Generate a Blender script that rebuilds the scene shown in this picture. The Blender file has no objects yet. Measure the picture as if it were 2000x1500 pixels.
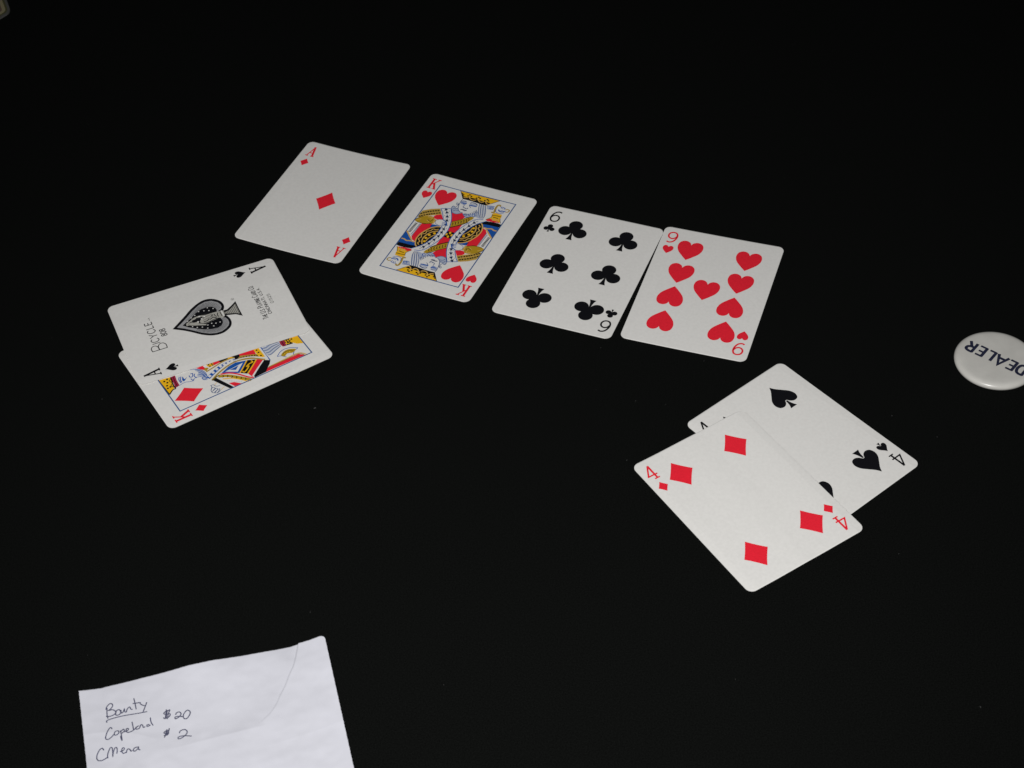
import bpy, bmesh, math, random
from mathutils import Matrix, Vector, noise
random.seed(7)
scene = bpy.context.scene
C = scene.collection
MM = 0.001                                   # everything is measured in millimetres

# ------------------------------------------------------------------ camera
CAM_H, PITCH, ROLL, FOCAL_PX = 597.98, 0.784455, -0.051803, 3425.5
fw = Vector((0, math.cos(PITCH), -math.sin(PITCH)))
rt = Vector((1, 0, 0)); up = rt.cross(fw)
r2 = rt * math.cos(ROLL) + up * math.sin(ROLL)
u2 = -rt * math.sin(ROLL) + up * math.cos(ROLL)
cam_pos = Vector((0, 0, CAM_H)) * MM
cd = bpy.data.cameras.new('camera'); cam = bpy.data.objects.new('camera', cd); C.objects.link(cam)
cd.sensor_fit = 'HORIZONTAL'; cd.sensor_width = 36.0; cd.lens = FOCAL_PX / 2000 * 36
cd.clip_start = 0.02; cd.clip_end = 20
cd.dof.use_dof = True; cd.dof.focus_distance = 0.86; cd.dof.aperture_fstop = 30
M = Matrix.Identity(4)
for i in range(3):
    M[i][0] = r2[i]; M[i][1] = u2[i]; M[i][2] = -fw[i]; M[i][3] = cam_pos[i]
cam.matrix_world = M
scene.camera = cam

# ------------------------------------------------------------------ light: a dim room and the camera's flash
w = bpy.data.worlds.new('World'); scene.world = w; w.use_nodes = True
w.node_tree.nodes['Background'].inputs['Color'].default_value = (0.75, 0.85, 1.0, 1)
w.node_tree.nodes['Background'].inputs['Strength'].default_value = 0.012
fl = bpy.data.lights.new('camera_flash', 'SPOT'); flash = bpy.data.objects.new('camera_flash', fl); C.objects.link(flash)
fl.energy = 28.2; fl.color = (1.0, 0.99, 0.975); fl.shadow_soft_size = 0.007
fl.spot_size = math.radians(70); fl.spot_blend = 1.0
FM = M.copy(); fpos = cam_pos + (r2 * -52 + u2 * 16) * MM
fdir = (cam_pos + fw * 0.86 - fpos).normalized()
flash.rotation_euler = fdir.to_track_quat('-Z', 'Y').to_euler(); flash.location = fpos
scene.view_settings.view_transform = 'Standard'; scene.view_settings.look = 'None'
scene.view_settings.exposure = 0.0; scene.view_settings.gamma = 1.0
scene.view_settings.use_curve_mapping = False

# ------------------------------------------------------------------ materials
def mat(name, col, rough=0.5, spec=0.3, noise=None, bump=None):
    """noise = (scale per metre, low, high) multiplies the colour; bump = (scale, distance in metres, strength)"""
    m = bpy.data.materials.new(name); m.use_nodes = True
    nt = m.node_tree; b = nt.nodes['Principled BSDF']
    b.inputs['Roughness'].default_value = rough; b.inputs['Specular IOR Level'].default_value = spec
    b.inputs['Base Color'].default_value = (*col, 1)
    tc = nt.nodes.new('ShaderNodeTexCoord')
    if noise:
        n = nt.nodes.new('ShaderNodeTexNoise'); n.inputs['Scale'].default_value = noise[0]; n.inputs['Detail'].default_value = 5
        nt.links.new(tc.outputs['Object'], n.inputs['Vector'])
        mr = nt.nodes.new('ShaderNodeMapRange'); mr.inputs['From Min'].default_value = .3; mr.inputs['From Max'].default_value = .7
        mr.inputs['To Min'].default_value = noise[1]; mr.inputs['To Max'].default_value = noise[2]
        nt.links.new(n.outputs['Fac'], mr.inputs['Value'])
        mx = nt.nodes.new('ShaderNodeVectorMath'); mx.operation = 'SCALE'; mx.inputs[0].default_value = col
        nt.links.new(mr.outputs['Result'], mx.inputs['Scale'])
        nt.links.new(mx.outputs['Vector'], b.inputs['Base Color'])
    if bump:
        n2 = nt.nodes.new('ShaderNodeTexNoise'); n2.inputs['Scale'].default_value = bump[0]; n2.inputs['Detail'].default_value = 3
        nt.links.new(tc.outputs['Object'], n2.inputs['Vector'])
        bp = nt.nodes.new('ShaderNodeBump'); bp.inputs['Distance'].default_value = bump[1]; bp.inputs['Strength'].default_value = bump[2]
        nt.links.new(n2.outputs['Fac'], bp.inputs['Height']); nt.links.new(bp.outputs['Normal'], b.inputs['Normal'])
    return m
CARD = mat('card_paper', (0.775, 0.765, 0.742), 0.5, 0.3, noise=(700, .965, 1.025), bump=(1400, .00003, .2))
EDGE = mat('card_cut_edge', (0.32, 0.31, 0.29), 0.8, 0.1)
INK = {
 'white': CARD,
 'red': mat('ink_red', (0.84, 0.020, 0.040), .45, .3, noise=(1500, .9, 1.06)),
 'crimson': mat('ink_crimson', (0.36, 0.02, 0.055), .45, .3),
 'black': mat('ink_black', (0.0065, 0.0065, 0.0085), .42, .25),
 'navy': mat('ink_navy', (0.014, 0.03, 0.085), .45, .3),
 'ink': mat('ink_line', (0.02, 0.02, 0.022), .45, .3),
 'blue': mat('ink_blue', (0.013, 0.095, 0.40), .45, .3),
 'slate': mat('ink_slate', (0.075, 0.115, 0.24), .45, .3),
 'pale': mat('ink_pale_blue', (0.42, 0.47, 0.60), .45, .3),
 'yellow': mat('ink_yellow', (0.92, 0.51, 0.014), .45, .3, noise=(1500, .93, 1.05)),
 'mustard': mat('ink_mustard', (0.46, 0.29, 0.018), .45, .3),
 'gold': mat('ink_gold', (0.42, 0.28, 0.05), .45, .3),
 'tan': mat('ink_tan', (0.70, 0.43, 0.11), .45, .3),
 'olive': mat('ink_olive', (0.16, 0.11, 0.015), .45, .3),
 'frame': mat('ink_frame_blue', (0.035, 0.10, 0.27), .45, .3),
 'grey': mat('ink_grey', (0.36, 0.36, 0.37), .45, .3),
 'midgrey': mat('ink_mid_grey', (0.26, 0.25, 0.23), .45, .3),
 'lightgrey': mat('ink_light_grey', (0.42, 0.41, 0.37), .45, .3),
 'faint': mat('ink_faint', (0.22, 0.22, 0.21), .45, .3),
}
FELT = mat('black_cloth', (0.0025, 0.0029, 0.0026), 0.95, 0.08, noise=(1600, .35, 1.7), bump=(2600, .0002, .5))
PAPER = mat('note_paper', (0.605, 0.609, 0.668), 0.85, 0.1, noise=(180, .98, 1.015), bump=(350, .00008, .15))
PEN = mat('ballpoint_ink', (0.075, 0.078, 0.13), 0.5, 0.3, noise=(1500, .6, 1.5))
PLASTIC = mat('white_plastic', (0.60, 0.59, 0.555), 0.30, 0.45, noise=(160, .95, 1.04), bump=(450, .00008, .2))
PRINT = mat('dark_blue_print', (0.019, 0.022, 0.048), 0.35, 0.45, noise=(1500, .7, 1.4))
LINT = mat('lint', (0.13, 0.13, 0.13), 0.9, 0.1)

# ------------------------------------------------------------------ helpers
def thing(name, label, cat, loc=(0, 0, 0), rz=0.0, group=None):
    o = bpy.data.objects.new(name, None); C.objects.link(o)
    o.empty_display_size = 0.01
    o.location = Vector(loc) * MM; o.rotation_euler = (0, 0, rz)
    o['label'] = label; o['category'] = cat
    if group: o['group'] = group
    return o
def link(name, bm, mats, parent=None, smooth=False):
    bmesh.ops.scale(bm, vec=(MM, MM, MM), verts=bm.verts)
    me = bpy.data.meshes.new(name); bm.to_mesh(me); bm.free()
    for m in mats: me.materials.append(m)
    if smooth:
        for p in me.polygons: p.use_smooth = True
    o = bpy.data.objects.new(name, me); C.objects.link(o)
    if parent: o.parent = parent
    return o
def spline(pts, n=6, closed=False):
    """Catmull-Rom through the points"""
    m = len(pts); out = []
    if m < 3: return list(pts)
    for i in range(m if closed else m - 1):
        if closed: a, b, c, d = pts[i - 1], pts[i], pts[(i + 1) % m], pts[(i + 2) % m]
        else:
            b, c = pts[i], pts[i + 1]
            a = pts[i - 1] if i else (2 * b[0] - c[0], 2 * b[1] - c[1])
            d = pts[i + 2] if i + 2 < m else (2 * c[0] - b[0], 2 * c[1] - b[1])
        for k in range(n):
            t = k / n
            out.append(tuple(.5 * (2 * b[j] + (c[j] - a[j]) * t + (2 * a[j] - 5 * b[j] + 4 * c[j] - d[j]) * t * t
                                   + (3 * b[j] - a[j] - 3 * c[j] + d[j]) * t ** 3) for j in (0, 1)))
    if not closed: out.append(tuple(pts[-1]))
    return out
def ribbon(pts, w):
    """one mitred strip along a polyline: list of quads"""
    P = [Vector(p) for p in pts]; P = [p for i, p in enumerate(P) if i == 0 or (p - P[i - 1]).length > 1e-4]
    if len(P) < 2: return []
    closed = (P[0] - P[-1]).length < 1e-3
    if closed: P = P[:-1]
    n = len(P); L = []; R = []
    for i in range(n):
        a = P[i - 1] if (i or closed) else None
        b = P[(i + 1) % n] if (i < n - 1 or closed) else None
        d0 = (P[i] - a).normalized() if a is not None else None
        d1 = (b - P[i]).normalized() if b is not None else None
        d0 = d0 or d1; d1 = d1 or d0
        t = d0 + d1
        if t.length < 1e-3: t = d1
        t = t.normalized(); nrm = Vector((-t.y, t.x)); s = min(1.0 / max(nrm.dot(Vector((-d1.y, d1.x))), .35), 2.0)
        L.append(P[i] + nrm * w / 2 * s); R.append(P[i] - nrm * w / 2 * s)
    rng = range(n) if closed else range(n - 1)
    return [[L[i], R[i], R[(i + 1) % n], L[(i + 1) % n]] for i in rng]
def disc(c, r, n=12): return [(c[0] + r * math.cos(2 * math.pi * k / n), c[1] + r * math.sin(2 * math.pi * k / n)) for k in range(n)]
def flat(v): return 0.0
def split_grid(bm, step, lo=-50, hi=50):
    x = lo
    while x <= hi:
        for no in ((1, 0, 0), (0, 1, 0)):
            bmesh.ops.bisect_plane(bm, geom=bm.verts[:] + bm.edges[:] + bm.faces[:], dist=1e-5, plane_co=(x, x, 0), plane_no=no)
        x += step
LIFT, STEP = 0.012, 0.012
def print_obj(name, prims, parent, warp, top, grid=6.5, zadd=0.0):
    """flat print as thin ink: prims = (ink, layer, [polygons])"""
    bm = bmesh.new(); mats = []; k = 0
    for ink, layer, polys in prims:
        m = INK[ink] if isinstance(ink, str) else ink
        if m not in mats: mats.append(m)
        k += 1; z = LIFT + layer * STEP + (k % 12) * .0006 + zadd
        for poly in polys:
            vs = [bm.verts.new((p[0], p[1], z)) for p in poly]
            try: f = bm.faces.new(vs)
            except ValueError: continue
            f.normal_update()
            if f.normal.z < 0: f.normal_flip()
            f.material_index = mats.index(m)
    bmesh.ops.triangulate(bm, faces=[f for f in bm.faces if len(f.verts) > 4])
    xs = [v.co.x for v in bm.verts] + [v.co.y for v in bm.verts]
    if grid and bm.verts: split_grid(bm, grid, min(xs) - min(xs) % grid, max(xs))
    for v in bm.verts: v.co.z += top + warp(v.co.x, v.co.y)
    return link(name, bm, mats, parent)
def stroke(pts, w, sm=True, n=5): return ribbon(spline(pts, n) if sm else pts, w)
def move(polys, dx, dy, s=1.0, flip=False):
    q = -1 if flip else 1
    return [[(p[0] * s * q + dx, p[1] * s * q + dy) for p in poly] for poly in polys]

# pips, about 16 mm tall, centred
def mirror(half): return half + [(-x, y) for x, y in reversed(half)]
def heart():
    h = spline([(0, -7.4), (2.6, -4.75), (5.45, -1.3), (6.65, 2.2), (6.25, 5.4), (4.6, 7.15), (2.6, 7.4), (.95, 6.5), (.2, 5.3)], 5)
    return [mirror(h + [(0, 4.7)])[:]]
def spade():
    h = spline([(0, 8.2), (1.3, 5.9), (3.6, 3.2), (5.8, .5), (6.6, -2.3), (5.7, -4.8), (3.5, -5.5), (1.6, -4.6), (.45, -2.9)], 5)
    st = spline([(.42, -3.2), (.75, -5.2), (1.25, -6.8), (2.0, -8.2)], 4)
    return [[p for i, p in enumerate(mirror(h)) if i], mirror(st)]
def club():
    st = spline([(.35, -1.0), (.6, -3.6), (1.0, -5.9), (1.75, -7.85)], 4)
    return [disc((0, 4.1), 3.7, 26), disc((-4.05, -1.5), 3.7, 26), disc((4.05, -1.5), 3.7, 26),
            [(-1.5, 1.4), (-1.6, -1.2), (0, -1.9), (1.6, -1.2), (1.5, 1.4)], mirror(st)]
def diamond(w=12.8, h=16.1):
    pts = []
    c = [(0, h / 2), (w / 2, 0), (0, -h / 2), (-w / 2, 0)]
    for i in range(4):
        a, b = Vector(c[i]), Vector(c[(i + 1) % 4]); m = (a + b) / 2 * .925
        for k in range(8):
            t = k / 8; pts.append(tuple((1 - t) ** 2 * a + 2 * t * (1 - t) * m + t * t * b))
    return [pts]
PIP = dict(heart=heart, spade=spade, club=club, diamond=diamond)
def pip_prims(kind, ink, x, y, s=1.0, flip=False):
    # every overlapping piece its own tiny step, so no two ink faces share a plane
    return [(ink, 0, move([poly], x, y, s, flip)) for poly in PIP[kind]()]

# index characters, 8.6 mm tall, centred: (points, width, smooth)
IDX = {
 'A': [([(-1.75, -3.9), (.05, 4.1)], .5, 0), ([(-.15, 4.25), (1.6, -3.9)], .95, 0), ([(-1.1, -1.3), (1.0, -1.3)], .5, 0),
       ([(-2.6, -4.0), (-.8, -4.0)], .5, 0), ([(.5, -4.0), (2.6, -4.0)], .5, 0)],
 'K': [([(-1.4, -4.0), (-1.4, 4.0)], .95, 0), ([(-1.0, -.6), (1.85, 3.9)], .5, 0), ([(-.1, .7), (1.8, -3.9)], .95, 0),
       ([(-2.6, 4.0), (-.2, 4.0)], .5, 0), ([(-2.6, -4.0), (-.2, -4.0)], .5, 0), ([(.8, 4.0), (2.7, 4.0)], .5, 0), ([(.5, -4.0), (2.7, -4.0)], .5, 0)],
 '4': [([(.95, 4.2), (-2.35, -1.7), (2.5, -1.7)], .62, 0), ([(1.0, 4.3), (1.0, -4.0)], .78, 0), ([(-.4, -4.05), (2.3, -4.05)], .55, 0)],
 '6': [([(2.25, 3.55), (.9, 4.05), (-.9, 3.2), (-2.1, .8), (-2.3, -1.7), (-1.5, -3.6), (.1, -4.1), (1.7, -3.3), (2.3, -1.5), (1.7, .2), (.1, .95), (-1.5, .1), (-2.2, -1.3)], .66, 1)],
}
IDX['9'] = [([(-x, -y) for x, y in p], wd, sm) for p, wd, sm in IDX['6']]
def idx_prims(ch, ink, x, y, flip=False):
    return [(ink, 0, move(stroke(p, wd * (1.4 if sm else 1.25), sm), x, y, 1.0, flip)) for p, wd, sm in IDX[ch]]

# plain stroke capitals on a 1 x 1 box: width, strokes (smooth flag first)
GLY = {
 'A': (.72, [(0, (0, 0), (.36, 1), (.72, 0)), (0, (.13, .33), (.59, .33))]),
 'B': (.6, [(0, (0, 0), (0, 1)), (1, (0, .98), (.3, 1), (.5, .88), (.5, .68), (.3, .55), (0, .54)), (1, (.02, .52), (.36, .52), (.58, .38), (.58, .16), (.36, .02), (0, .02))]),
 'C': (.6, [(1, (.6, .82), (.45, .97), (.25, .99), (.06, .8), (0, .5), (.06, .2), (.25, .01), (.45, .03), (.6, .2))]),
 'D': (.64, [(0, (.05, 0), (.05, 1)), (1, (.0, .95), (.3, .96), (.52, .84), (.61, .5), (.52, .16), (.3, .04), (0, .05))]),
 'E': (.5, [(0, (.05, 0), (.05, 1)), (0, (0, .95), (.5, .95)), (0, (0, .52), (.44, .52)), (0, (0, .05), (.52, .05))]),
 'G': (.62, [(1, (.6, .82), (.45, .97), (.25, .99), (.06, .8), (0, .5), (.06, .2), (.25, .01), (.48, .04), (.6, .2)), (0, (.36, .45), (.6, .45), (.6, .1))]),
 'H': (.6, [(0, (0, 0), (0, 1)), (0, (.6, 0), (.6, 1)), (0, (0, .5), (.6, .5))]),
 'I': (.08, [(0, (.04, 0), (.04, 1))]),
 'L': (.48, [(0, (.05, 0), (.05, 1)), (0, (0, .05), (.5, .05))]),
 'N': (.62, [(0, (0, 0), (0, 1)), (0, (0, 1), (.62, 0)), (0, (.62, 0), (.62, 1))]),
 'O': (.66, [(1, (.33, 1), (.07, .82), (0, .5), (.07, .18), (.33, 0), (.59, .18), (.66, .5), (.59, .82), (.33, 1))]),
 'P': (.55, [(0, (0, 0), (0, 1)), (1, (0, .97), (.32, .98), (.54, .85), (.54, .62), (.32, .47), (0, .47))]),
 'R': (.6, [(0, (.05, 0), (.05, 1)), (1, (0, .95), (.32, .95), (.54, .85), (.54, .62), (.32, .48), (0, .48)), (0, (.28, .48), (.6, 0))]),
 'S': (.55, [(1, (.52, .84), (.35, .98), (.12, .93), (.04, .75), (.2, .57), (.42, .45), (.53, .25), (.4, .05), (.15, .02), (.0, .16))]),
 'T': (.6, [(0, (.3, 0), (.3, 1)), (0, (0, .96), (.6, .96))]),
 'U': (.6, [(1, (0, 1), (0, .4), (.08, .1), (.3, .0), (.52, .1), (.6, .4), (.6, 1))]),
 'Y': (.62, [(0, (0, 1), (.31, .46), (.31, 0)), (0, (.31, .46), (.62, 1))]),
 '0': (.56, [(1, (.28, 1), (.06, .82), (0, .5), (.06, .18), (.28, 0), (.5, .18), (.56, .5), (.5, .82), (.28, 1))]),
 '1': (.2, [(0, (0, .8), (.16, 1), (.16, 0))]),
 '2': (.52, [(1, (.02, .78), (.14, .96), (.36, .97), (.5, .8), (.46, .6), (.2, .3), (0, .04)), (0, (0, .04), (.52, .04))]),
 '5': (.52, [(0, (.48, .96), (.1, .96), (.06, .56)), (1, (.05, .54), (.28, .62), (.5, .48), (.5, .2), (.3, .02), (.0, .1))]),
 '8': (.54, [(1, (.27, 1), (.06, .9), (.05, .66), (.27, .53), (.5, .38), (.5, .12), (.27, 0), (.04, .12), (.04, .38), (.27, .53), (.49, .66), (.48, .9), (.27, 1))]),
 '.': (.1, [(0, (.05, 0), (.05, .12))]), ',': (.1, [(0, (.06, .12), (.02, -.12))]), ' ': (.3, []),
}
def text_prims(s, ink, x0, x1, y, h, wd, small=1.0, layer=0):
    """text fitted between x0 and x1 on baseline y; letters after the first of a word are scaled by `small`"""
    gap = .22; adv = []; tot = 0
    for i, ch in enumerate(s):
        k = 1.0 if (i == 0 or s[i - 1] == ' ' or small == 1.0) else small
        adv.append((ch, tot, k)); tot += (GLY[ch][0] + gap) * k
    sx = (x1 - x0) / (tot - gap); out = []
    for ch, ax, k in adv:
        for st in GLY[ch][1]:
            pts = [(x0 + (ax + px * k) * sx, y + py * h * k) for px, py in st[1:]]
            out.append((ink, layer, stroke(pts, wd, st[0])))
    return out

# printed artwork, millimetres from the card centre: part, shape, ink, layer, width, smooth, points
KING_OF_HEARTS = [
('robe','P','red',1,0,0,[(-14.88,11.29),(-13.76,13.12),(-11.59,14.12),(-9.05,10.58),(-11.95,9.42),(-13.82,9.5)]),
('robe','P','red',1,0,0,[(-18.11,3.38),(-13.08,5.4),(-12.79,3.32),(-11.4,0.88),(-14.84,-3.21),(-15.32,-8.81),(-14.54,-11.45),(-16.83,-10.49),(-18.41,-8.43),(-18.23,2.51)]),
('robe','P','red',1,0,0,[(-7.28,17.37),(-3.52,17.91),(-2.07,19.46),(-0.42,17.9),(1.16,16.88),(-0.13,13.88),(-4.09,10.37)]),
('robe','P','red',1,0,0,[(-2.95,6.27),(2.34,11.67),(2.17,4.65),(1.95,1.72),(2.35,-1.36),(2.5,-6.13),(-3.41,-11.7),(-2.67,-2.16),(-2.87,3.85)]),
('robe','P','blue',1,0,0,[(-12.65,4.89),(-11.11,5.09),(-8.22,5.15),(-8.5,4.23),(-10.56,2.86),(-12.66,2.15)]),
('robe','P','blue',1,0,0,[(-22.99,-5.13),(-20.45,-7.63),(-16.91,-11.06),(-15.25,-11.47),(-14.2,-12.12),(-13.13,-14.63),(-18.01,-14.99),(-23.25,-14.68),(-23.33,-9.87)]),
('robe','P','black',2,0,0,[(-23.17,-14.78),(-19.97,-14.7),(-16.4,-14.61),(-13.35,-14.18),(-12.31,-14.83),(-14.1,-17.01),(-17.95,-17.63),(-20.8,-17.71),(-23.1,-17.3)]),
('robe','P','white',2,0,0,[(-23.11,2.75),(-18.46,2.97),(-18.64,-7.98),(-20.94,-5.93),(-22.61,-4.43)]),
('robe','S','slate',3,0.25,1,[(-19.01,2.61),(-19.15,-2.23),(-19.45,-7.09)]),
('robe','S','slate',3,0.25,1,[(-18.46,2.97),(-18.47,-2.5),(-18.58,-8.1)]),
('robe','S','black',3,0.5,1,[(-21.65,2.29),(-20.94,2.25),(-20.22,2.21)]),
('robe','S','black',3,0.5,1,[(-21.7,1.26),(-20.98,1.22),(-20.26,1.17)]),
('robe','S','black',3,0.5,1,[(-21.74,0.22),(-21.03,0.18),(-20.31,0.14)]),
('robe','S','black',3,0.5,1,[(-21.79,-0.81),(-21.07,-0.85),(-20.35,-0.89)]),
('robe','S','black',3,0.5,1,[(-21.83,-1.84),(-21.11,-1.88),(-20.4,-1.92)]),
('robe','S','black',3,0.5,1,[(-21.87,-2.87),(-21.16,-2.91),(-20.44,-2.95)]),
('robe','S','black',3,0.5,1,[(-21.92,-3.9),(-21.2,-3.94),(-20.49,-3.98)]),
('robe','S','black',3,0.5,1,[(-21.96,-4.93),(-21.25,-4.97),(-20.53,-5.01)]),
('robe','S','tan',4,0.75,1,[(-22.77,-5.03),(-20.3,-7.57),(-16.94,-10.94)]),
('robe','S','tan',4,0.75,1,[(-22.71,-11.64),(-21.19,-11.57),(-19.57,-12.26),(-18.13,-11.87),(-16.81,-11.61),(-15.12,-11.74)]),
('robe','S','black',4,0.25,1,[(-12.65,4.89),(-12.79,3.32),(-12.66,2.15)]),
('robe','S','black',4,0.25,1,[(-18.11,3.38),(-15.71,4.07),(-13.08,5.4)]),
('shield','P','black',2,0,0,[(-7.74,4.53),(-9.96,3.5),(-12.1,1.55),(-13.82,-1.58),(-14.98,-4.76),(-15.29,-8.13),(-14.8,-10.75),(-13.53,-13.46),(-12.42,-14.61),(-9.93,-13.08),(-7.07,-7.92),(-6.04,-2.66),(-6.16,3.53)]),
('shield','S','tan',3,0.65,1,[(-7.61,4.64),(-10,3.57),(-12.13,1.62),(-13.86,-1.52),(-15.01,-4.69),(-15.33,-8.06),(-14.84,-10.77),(-13.53,-13.46),(-12.4,-14.47)]),
('shield','S','tan',3,0.4,1,[(-7.61,2.4),(-8.99,1.52),(-10.45,1.53),(-11.2,-0.26),(-12.77,-1.51),(-12.62,-3.27),(-14.31,-4.63),(-13.46,-6.71),(-14.15,-8.61),(-12.65,-10.16),(-13.07,-11.67),(-11.88,-12.79)]),
('shield','S','tan',3,0.6,1,[(-7.11,1.02),(-9.75,-0.63),(-11.44,-3.47),(-12.18,-6.74),(-11.71,-9.51),(-10.58,-11.6)]),
('shield','C','yellow',3,0.8,0,[(-8.26,-1.44),(-10.25,-3.67),(-10.85,-6.48),(-10.39,-9.25)]),
('shield','S','tan',3,0.4,1,[(-7.11,-1.95),(-8.73,-4.55),(-9.66,-7.07),(-9.61,-8.8)]),
('sleeve','P','gold',2,0,0,[(-22.46,13.25),(-18.89,16.07),(-14.44,18.27),(-11.65,14.24),(-15.01,11.93),(-19.82,9.03),(-22.75,7.17),(-22.77,10.9)]),
('sleeve','C','black',3,0.52,0,[(-22.08,10.62),(-21.03,11.65),(-20.12,12.6),(-19.21,13.38),(-18.12,14.15),(-16.95,14.95),(-15.76,15.7),(-14.62,16.38),(-21.81,8.23),(-20.97,9.13),(-19.97,10.08),(-18.82,11.09),(-17.78,11.78),(-16.77,12.52),(-15.69,13.31),(-14.42,14.1),(-13.3,14.8)]),
('sleeve','S','tan',3,0.3,1,[(-22.02,9.4),(-18.87,12.32),(-12.88,15.83)]),
('sleeve','S','tan',3,0.3,1,[(-22.04,7.59),(-19.3,9.46),(-15.12,12.16),(-11.71,14.35)]),
('sleeve','S','tan',3,0.3,1,[(-22.33,12.61),(-18.66,15.61),(-14.27,17.92)]),
('sleeve','P','mustard',3,0,1,[(-22.88,4.49),(-22,6.78),(-19.97,8.97),(-17.02,10.43),(-14.54,10.59),(-13.44,9.1),(-12.3,9.01),(-12.27,7.09),(-12.36,5.41),(-14.3,4.91),(-16.42,3.65),(-18.53,3.49),(-21.13,3.55)]),
('sleeve','S','tan',4,0.3,1,[(-15.31,8.08),(-14.81,9.1),(-15.42,10.52)]),
('sleeve','S','tan',4,0.3,1,[(-16.92,6.88),(-15.17,5.93)]),
('sleeve','S','tan',4,0.3,1,[(-22.12,4.8),(-20.13,6.7)]),
('sleeve','S','tan',4,0.3,1,[(-17.45,9.43),(-14.81,9.66)]),
('sleeve','S','tan',4,0.6,1,[(-12.68,8.85),(-12.95,7.37),(-12.53,5.76)]),
('sleeve','S','black',4,0.25,1,[(-16.69,7.52),(-15.36,6.68),(-14.33,6.82)]),
('sleeve','S','black',4,0.25,1,[(-14.4,8.44),(-14.02,6.94)]),
('sleeve','S','black',4,0.25,1,[(-23.04,4.43),(-22.03,6.82),(-20,9.02)]),
('sleeve','S','black',4,0.25,1,[(-21.1,3.5),(-18.51,3.44),(-16.4,3.6),(-14.28,4.86)]),
('ermine_band','P','white',5,0,2,[(-14.08,18.27),(-11.83,15.55),(-9.95,12.43),(-8.6,9.66),(-7.27,5.81),(-6.96,2.93),(-6.89,-1.65),(-7.73,-6.57),(-9.31,-10.69),(-11.32,-13.9),(-14.4,-17.14),(-12.19,-17.58),(-9.33,-16.82),(-7.27,-14.8),(-5.53,-11.04),(-3.95,-6.93),(-2.88,-2.47),(-2.63,2.23),(-3.18,6.36),(-4.19,10.33),(-5.66,14.14),(-7.46,17.58),(-9.06,20.42)]),
('ermine_band','S','blue',6,0.32,1,[(-14.08,18.27),(-11.83,15.55),(-9.95,12.43),(-8.6,9.66),(-7.27,5.81),(-6.96,2.93),(-6.89,-1.65),(-7.73,-6.57),(-9.31,-10.69),(-11.32,-13.9),(-14.4,-17.14)]),
('ermine_band','S','blue',6,0.32,1,[(-12.19,-17.58),(-9.33,-16.82),(-7.27,-14.8),(-5.53,-11.04),(-3.95,-6.93),(-2.88,-2.47),(-2.63,2.23),(-3.18,6.36),(-4.19,10.33),(-5.66,14.14),(-7.46,17.58),(-9.06,20.42)]),
('ermine_band','S','blue',6,0.32,1,[(-14.1,18.32),(-11.33,19.43),(-9.07,20.44)]),
('ermine_band','S','blue',6,0.22,1,[(-11.23,18.85),(-9.55,16.33),(-7.88,13.26),(-6.69,10.43),(-5.74,7.52)]),
('ermine_band','S','navy',6,0.26,1,[(-6.69,10.43),(-5.7,7.26),(-5.25,3.35),(-5.15,0.54),(-5.36,-2.93),(-6.21,-6.36),(-7.42,-10.14),(-8.87,-13.58),(-10.14,-15.56)]),
('ermine_band','P','navy',7,0,0,[(-12.07,19.76),(-11.49,17.29),(-9.97,18.8)]),
('ermine_band','P','navy',7,0,0,[(-10.41,17.77),(-10.12,15.34),(-8.37,16.51)]),
('ermine_band','P','navy',7,0,0,[(-8.63,14.81),(-8.7,12.48),(-6.72,13.23)]),
('ermine_band','P','navy',7,0,0,[(-7.2,11.91),(-7.56,9.72),(-5.44,10.09)]),
('ermine_band','P','navy',7,0,0,[(-5.91,8.76),(-6.74,6.86),(-4.46,6.62)]),
('ermine_band','P','navy',7,0,0,[(-5.25,4.8),(-6.38,3.18),(-4.05,2.51)]),
('ermine_band','P','navy',7,0,0,[(-4.98,1.94),(-6.32,0.54),(-4,-0.43)]),
('ermine_band','P','navy',7,0,0,[(-5,-1.61),(-6.57,-2.71),(-4.3,-4.03)]),
('ermine_band','P','navy',7,0,0,[(-5.69,-5.14),(-7.42,-5.97),(-5.23,-7.56)]),
('ermine_band','P','navy',7,0,0,[(-6.82,-8.98),(-8.62,-9.66),(-6.49,-11.39)]),
('ermine_band','P','navy',7,0,0,[(-8.23,-12.46),(-10.07,-13.05),(-7.98,-14.85)]),
('ermine_band','C','navy',7,0.24,0,[(-11.42,16.41),(-8.89,17.98),(-9.55,13.69),(-7.22,14.9),(-8.11,11.1),(-5.83,11.46),(-6.4,4.39),(-4.13,4.39),(-3.96,-0.61),(-6.24,-0.58),(-6.52,-4.07),(-4.39,-4.56),(-7.55,-7.3),(-5.22,-8.38),(-8.77,-10.87),(-6.42,-11.8),(-10.48,-13.96),(-8.4,-15.25)]),
('hand','P','white',7,0,1,[(-11.89,6.7),(-12.07,8.55),(-10.73,9.91),(-8.88,10.24),(-6.6,8.54),(-5.29,6.6),(-6.55,5.82),(-8.47,5.28),(-10.46,5.63)]),
('hand','S','blue',8,0.3,1,[(-8.5,8.33),(-7.47,8.47),(-6.28,8.26)]),
('hand','S','blue',8,0.3,1,[(-8.15,7.24),(-6.82,7.5),(-5.53,7.46)]),
('hand','S','blue',8,0.3,1,[(-7.85,6.26),(-6.52,6.52),(-5.18,6.37)]),
('hand','S','blue',8,0.45,1,[(-8.75,10.15),(-6.78,9.29),(-5.73,8.07),(-5.18,6.37)]),
('hand','S','slate',8,0.22,1,[(-11.89,6.7),(-12.07,8.55),(-10.73,9.91),(-8.88,10.24)]),
('hand','S','slate',8,0.22,1,[(-11.78,6.47),(-10.46,5.63),(-8.47,5.28),(-6.55,5.82)]),
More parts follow.
